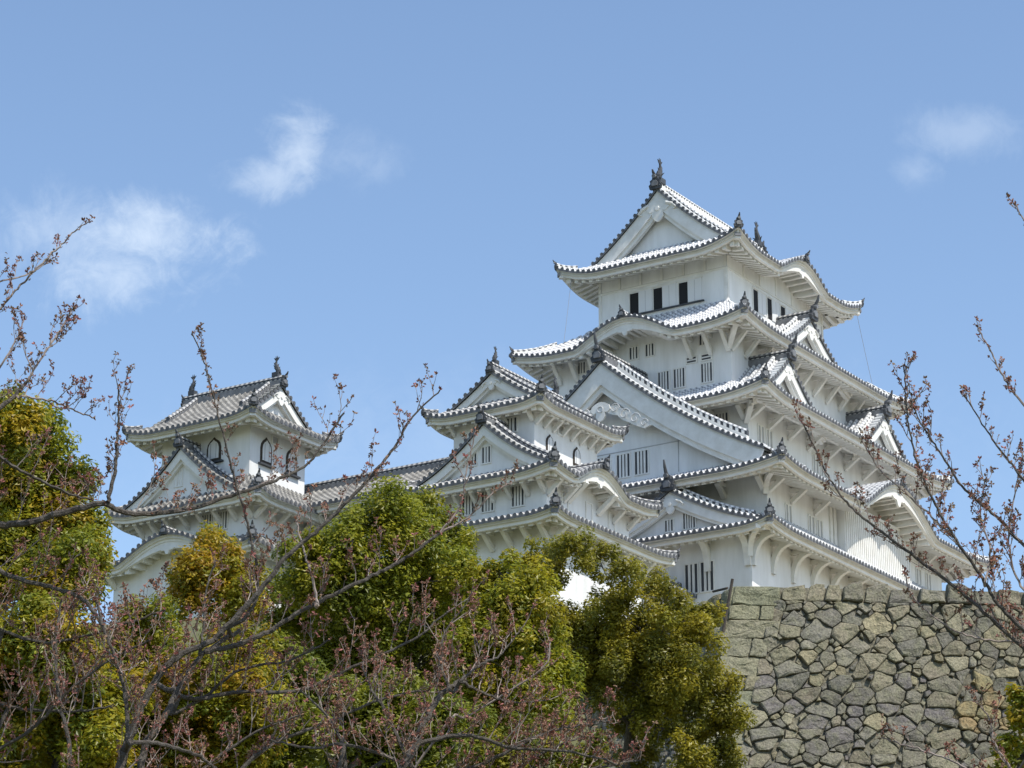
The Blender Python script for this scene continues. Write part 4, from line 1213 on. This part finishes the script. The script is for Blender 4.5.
def cherry(label, limbs, foot, seed, group='budding cherry trees in the foreground'):
    """limbs: (points px, distance, distance change, px width start, px width end, twig gap, twig length, buds)"""
    rnd = random.Random(seed)
    (fx, fy, fz) = foot
    q = at(fx, fy, fz); gz = ground_height(q.x, q.y)
    t = thing('cherry_tree', label, 'tree', (q.x, q.y, gz), group)
    joint = q; grown = [q]
    g0 = G()
    g0.tube([Vector((q.x, q.y, gz-.3)), Vector((q.x+.1, q.y, gz*.6+q.z*.4)), q], [.16, .13, .09], 'bark', 9)
    g0.build('trunk', t)
    for (pts, zc, dz, w0, w1, gap, ln, bd) in limbs:
        gb, gw, gl = G(), G(), G()
        path = px_curve(pts, zc, dz)
        n = len(path); mpp = zc/FOC
        for i in range(1, n-1): path[i] = path[i]+Vector((rnd.gauss(0, .5), rnd.gauss(0, .5), rnd.gauss(0, .5)))*mpp
        rad = [max(.0035, (w0+(w1-w0)*i/(n-1))*.5*mpp) for i in range(n)]
        near = min(grown, key=lambda k: (k-path[0]).length)
        if .02 < (path[0]-near).length < 1.6:
            path = [near, near.lerp(path[0], .5)-Vector((0, 0, .02))]+path; rad = [rad[0]*1.15, rad[0]*1.08]+rad
        elif (path[0]-near).length >= 1.6 and w0 >= 4: path = [joint, joint.lerp(path[0], .5)]+path; rad = [rad[0]*1.3, rad[0]*1.15]+rad
        grown += path
        gb.tube(path, rad, 'bark' if w0 > 3 else 'twig', 7 if w0 > 4 else 5)
        if gap: sprout(gw, gl, path, rad[0], zc, rnd, gap*.82, ln*1.05, buds=bd)
        bud(gl, path[-1], 4*mpp, rnd)
        limb = gb.build('branch', t)
        if gw.f: gw.build('twigs', limb)
        gl.build('buds', limb)
    return t
cherry('cherry tree with long level branch reaching in from the left edge', [
    ([(-60, 540), (-10, 527), (30, 522), (60, 513), (105, 503)], 17, 0, 8, 6, 22, 60, 1.1),
    ([(105, 503), (130, 513), (180, 511), (230, 496), (275, 480), (308, 463), (344, 413)], 17, .8, 6, 2, 16, 55, 1.0),
    ([(108, 502), (115, 472), (117, 440), (119, 415), (118, 385)], 17, .3, 4.5, 1.5, 11, 50, 1.2),
    ([(-40, 440), (0, 408), (14, 396), (28, 380)], 16.5, .2, 6, 3, 14, 60, 1.1),
    ([(28, 380), (45, 352), (60, 330), (72, 310)], 16.7, .3, 2.6, 1.2, 10, 45, 1.2),
    ([(22, 396), (55, 402), (78, 412), (95, 418)], 16.6, .3, 2.4, 1.3, 10, 38, 1.1),
    ([(-30, 330), (0, 308), (18, 288), (40, 265), (60, 246), (76, 230), (90, 221)], 16, .3, 2.8, 1.2, 15, 26, .9),
    ([(-30, 295), (0, 282), (28, 274), (48, 262)], 16, .3, 2.2, 1.2, 15, 30, .9),
    ([(-20, 400), (5, 360), (18, 335), (24, 320)], 16.3, .3, 2.6, 1.2, 10, 40, 1.2),
    ([(-10, 450), (20, 470), (60, 490), (90, 500)], 16.8, .3, 4, 2, 14, 55, 1.1),
    ([(-20, 560), (15, 578), (55, 588), (84, 600), (102, 626), (116, 660), (127, 700)], 17.2, -.3, 5, 3, 15, 60, 1.2),
    ([(-20, 620), (30, 640), (70, 640), (120, 625), (165, 610)], 17.4, -.2, 4, 2, 13, 60, 1.3),
    ([(-20, 700), (30, 710), (75, 711), (112, 707)], 17.4, -.2, 4, 2, 13, 70, 1.2),
    ([(-20, 760), (30, 730), (70, 690), (110, 660), (150, 640)], 17.2, -.2, 4, 2, 13, 70, 1.2),
], (-90, 560, 17), 21)
cherry('dark forked cherry tree with long limbs sweeping up to the right', [
    ([(112, 800), (120, 766), (134, 726), (150, 690), (172, 660), (214, 640)], 15, .4, 11, 6, 26, 70, .9),
    ([(214, 640), (252, 600), (284, 560), (311, 536), (345, 504), (376, 470), (396, 445), (410, 420), (440, 390)], 15.4, .5, 6, 1.5, 24, 50, .9),
    ([(138, 790), (146, 745), (166, 714), (178, 690), (202, 655), (240, 630)], 15.2, .5, 8, 4, 26, 60, .9),
    ([(205, 652), (232, 646), (264, 634), (300, 612), (342, 590), (376, 574), (405, 558), (440, 533)], 15.6, .4, 6, 3, 22, 50, .9),
    ([(440, 533), (460, 506), (466, 473), (476, 430)], 16, .3, 2.4, 1.2, 15, 32, 1.1),
    ([(440, 533), (468, 517), (496, 491), (512, 483)], 16, .3, 2.2, 1.2, 12, 26, 1.4),
    ([(228, 628), (250, 612), (258, 585), (252, 545), (244, 510), (234, 478), (224, 438), (214, 400), (204, 362), (192, 332)], 15.6, .3, 4, 1.2, 15, 34, 1.2),
    ([(128, 740), (126, 700), (118, 665), (104, 630), (96, 600)], 15, .3, 5, 2.4, 18, 60, 1.0),
    ([(134, 742), (165, 745), (196, 755), (214, 768)], 15, .3, 5, 3, 18, 60, 1.2),
    ([(158, 684), (190, 698), (240, 692), (300, 690), (352, 668), (412, 640), (450, 610)], 15.6, .3, 5, 2, 13, 60, 1.3),
    ([(170, 715), (200, 700), (240, 670), (290, 660), (330, 640)], 15.6, .3, 4, 2, 13, 60, 1.3),
    ([(75, 790), (68, 735), (58, 690), (56, 640), (62, 600)], 14.6, .3, 5, 2, 15, 50, 1.2),
    ([(200, 655), (204, 620), (206, 590), (216, 560)], 15.4, .3, 3.4, 1.4, 13, 36, 1.2),
    ([(318, 605), (310, 570), (302, 545), (296, 520)], 15.6, .3, 3, 1.3, 15, 30, 1.0),
    ([(230, 780), (270, 745), (320, 725), (380, 700), (430, 690)], 15.6, .3, 4.5, 2, 12, 64, 1.3),
    ([(140, 800), (200, 770), (250, 735), (300, 715)], 15.4, .3, 4, 2, 12, 60, 1.3),
], (118, 800, 15), 22)
cherry('low cherry tree with spreading grey twigs at the bottom centre', [
    ([(385, 800), (404, 764), (416, 744), (426, 718), (440, 696), (460, 681)], 14, .4, 10, 5, 18, 60, 1.2),
    ([(460, 681), (482, 692), (512, 702), (545, 700)], 14.3, .3, 4, 1.6, 9, 50, 1.2),
    ([(460, 681), (480, 665), (500, 655), (520, 630)], 14.3, .3, 3.4, 1.4, 9, 50, 1.3),
    ([(450, 690), (440, 660), (446, 630), (470, 600)], 14.3, .3, 3.4, 1.4, 10, 45, 1.2),
    ([(416, 744), (466, 735), (512, 748), (570, 752), (620, 765)], 14.2, .3, 5, 1.8, 9, 55, 1.4),
    ([(408, 760), (386, 712), (372, 690), (362, 665)], 14.2, .3, 4, 1.6, 12, 50, 1.2),
    ([(410, 765), (350, 745), (310, 748), (270, 740)], 14.2, .3, 4, 1.8, 10, 55, 1.3),
    ([(420, 775), (480, 765), (540, 735), (580, 725), (610, 722)], 14.4, .3, 4.5, 1.8, 8, 48, 1.6),
    ([(430, 790), (520, 775), (580, 770), (640, 760)], 14.4, .3, 4.5, 1.8, 8, 50, 1.6),
    ([(400, 790), (450, 720), (470, 715), (540, 670), (550, 640)], 14.6, .3, 3, 1.4, 10, 46, 1.3),
    ([(500, 790), (530, 760), (560, 745), (585, 735)], 14.5, .3, 4, 1.6, 8, 44, 1.6),
    ([(330, 800), (345, 760), (330, 720), (300, 690)], 14.2, .3, 4.5, 1.8, 10, 55, 1.3),
], (385, 802, 14), 23)
cherry('budding cherry branches reaching in from the right edge over the stone wall', [
    ([(1100, 700), (1024, 648), (972, 602), (922, 562), (880, 531), (850, 506), (832, 482), (818, 456), (804, 424)], 13, .6, 4.4, 1.1, 9, 44, 1.0),
    ([(1100, 690), (1024, 630), (998, 604), (985, 582), (956, 540), (935, 505), (920, 470), (911, 438), (906, 400), (904, 365)], 13, .4, 4.6, 1.1, 9, 42, 1.1),
    ([(956, 540), (935, 520), (905, 492), (880, 470), (862, 440)], 13.2, .3, 2.4, 1.2, 14, 36, 1.1),
    ([(1090, 600), (1024, 546), (1000, 520), (965, 490), (945, 460), (925, 430), (914, 408)], 13.3, .3, 4, 1.2, 8, 38, 1.1),
    ([(1080, 560), (1024, 480), (1004, 455), (985, 428), (964, 394)], 13.3, .3, 3.2, 1.2, 9, 30, 1.0),
    ([(1070, 460), (1024, 405), (1005, 380), (990, 350), (978, 328)], 13.2, .3, 3, 1.2, 10, 28, 1.0),
    ([(985, 582), (990, 550), (980, 515), (985, 480)], 13.1, .3, 2.6, 1.2, 8, 36, 1.1),
    ([(1060, 620), (1024, 590), (1010, 555), (1012, 510), (1020, 470)], 13.4, .3, 3, 1.2, 8, 36, 1.1),
    ([(1070, 680), (1024, 645), (985, 640), (950, 628), (915, 600), (905, 575)], 13.2, .3, 2.8, 1.2, 20, 30, .8),
    ([(1000, 800), (965, 768), (938, 756), (905, 745), (882, 738)], 13.6, .3, 3, 1.3, 16, 34, 1.5),
    ([(1040, 800), (1012, 770), (995, 745), (990, 720), (975, 700)], 13.6, .3, 3, 1.3, 12, 34, 1.6),
    ([(1130, 340), (1060, 270), (1040, 240), (1024, 220), (1016, 205)], 13.2, .2, 2.2, 1.2, 14, 24, .8),
], (1130, 720, 13), 24)

# old post at the corner of the rampart
pa, pb = at(721.5, 640, 108.6), at(732.5, 579, 109.3)
po = thing('wooden_post', 'thin dark post leaning along the corner of the stone wall', 'post', tuple(pa))
g = G(); g.tube([pa, pb], [.075, .065], 'wood', 6); g.build('post', po)
g = G(); g.tube([at(727.5, 588, 109.2), at(713, 591.5, 110.2)], [.05, .05], 'wood', 5); g.build('crosspiece', po)
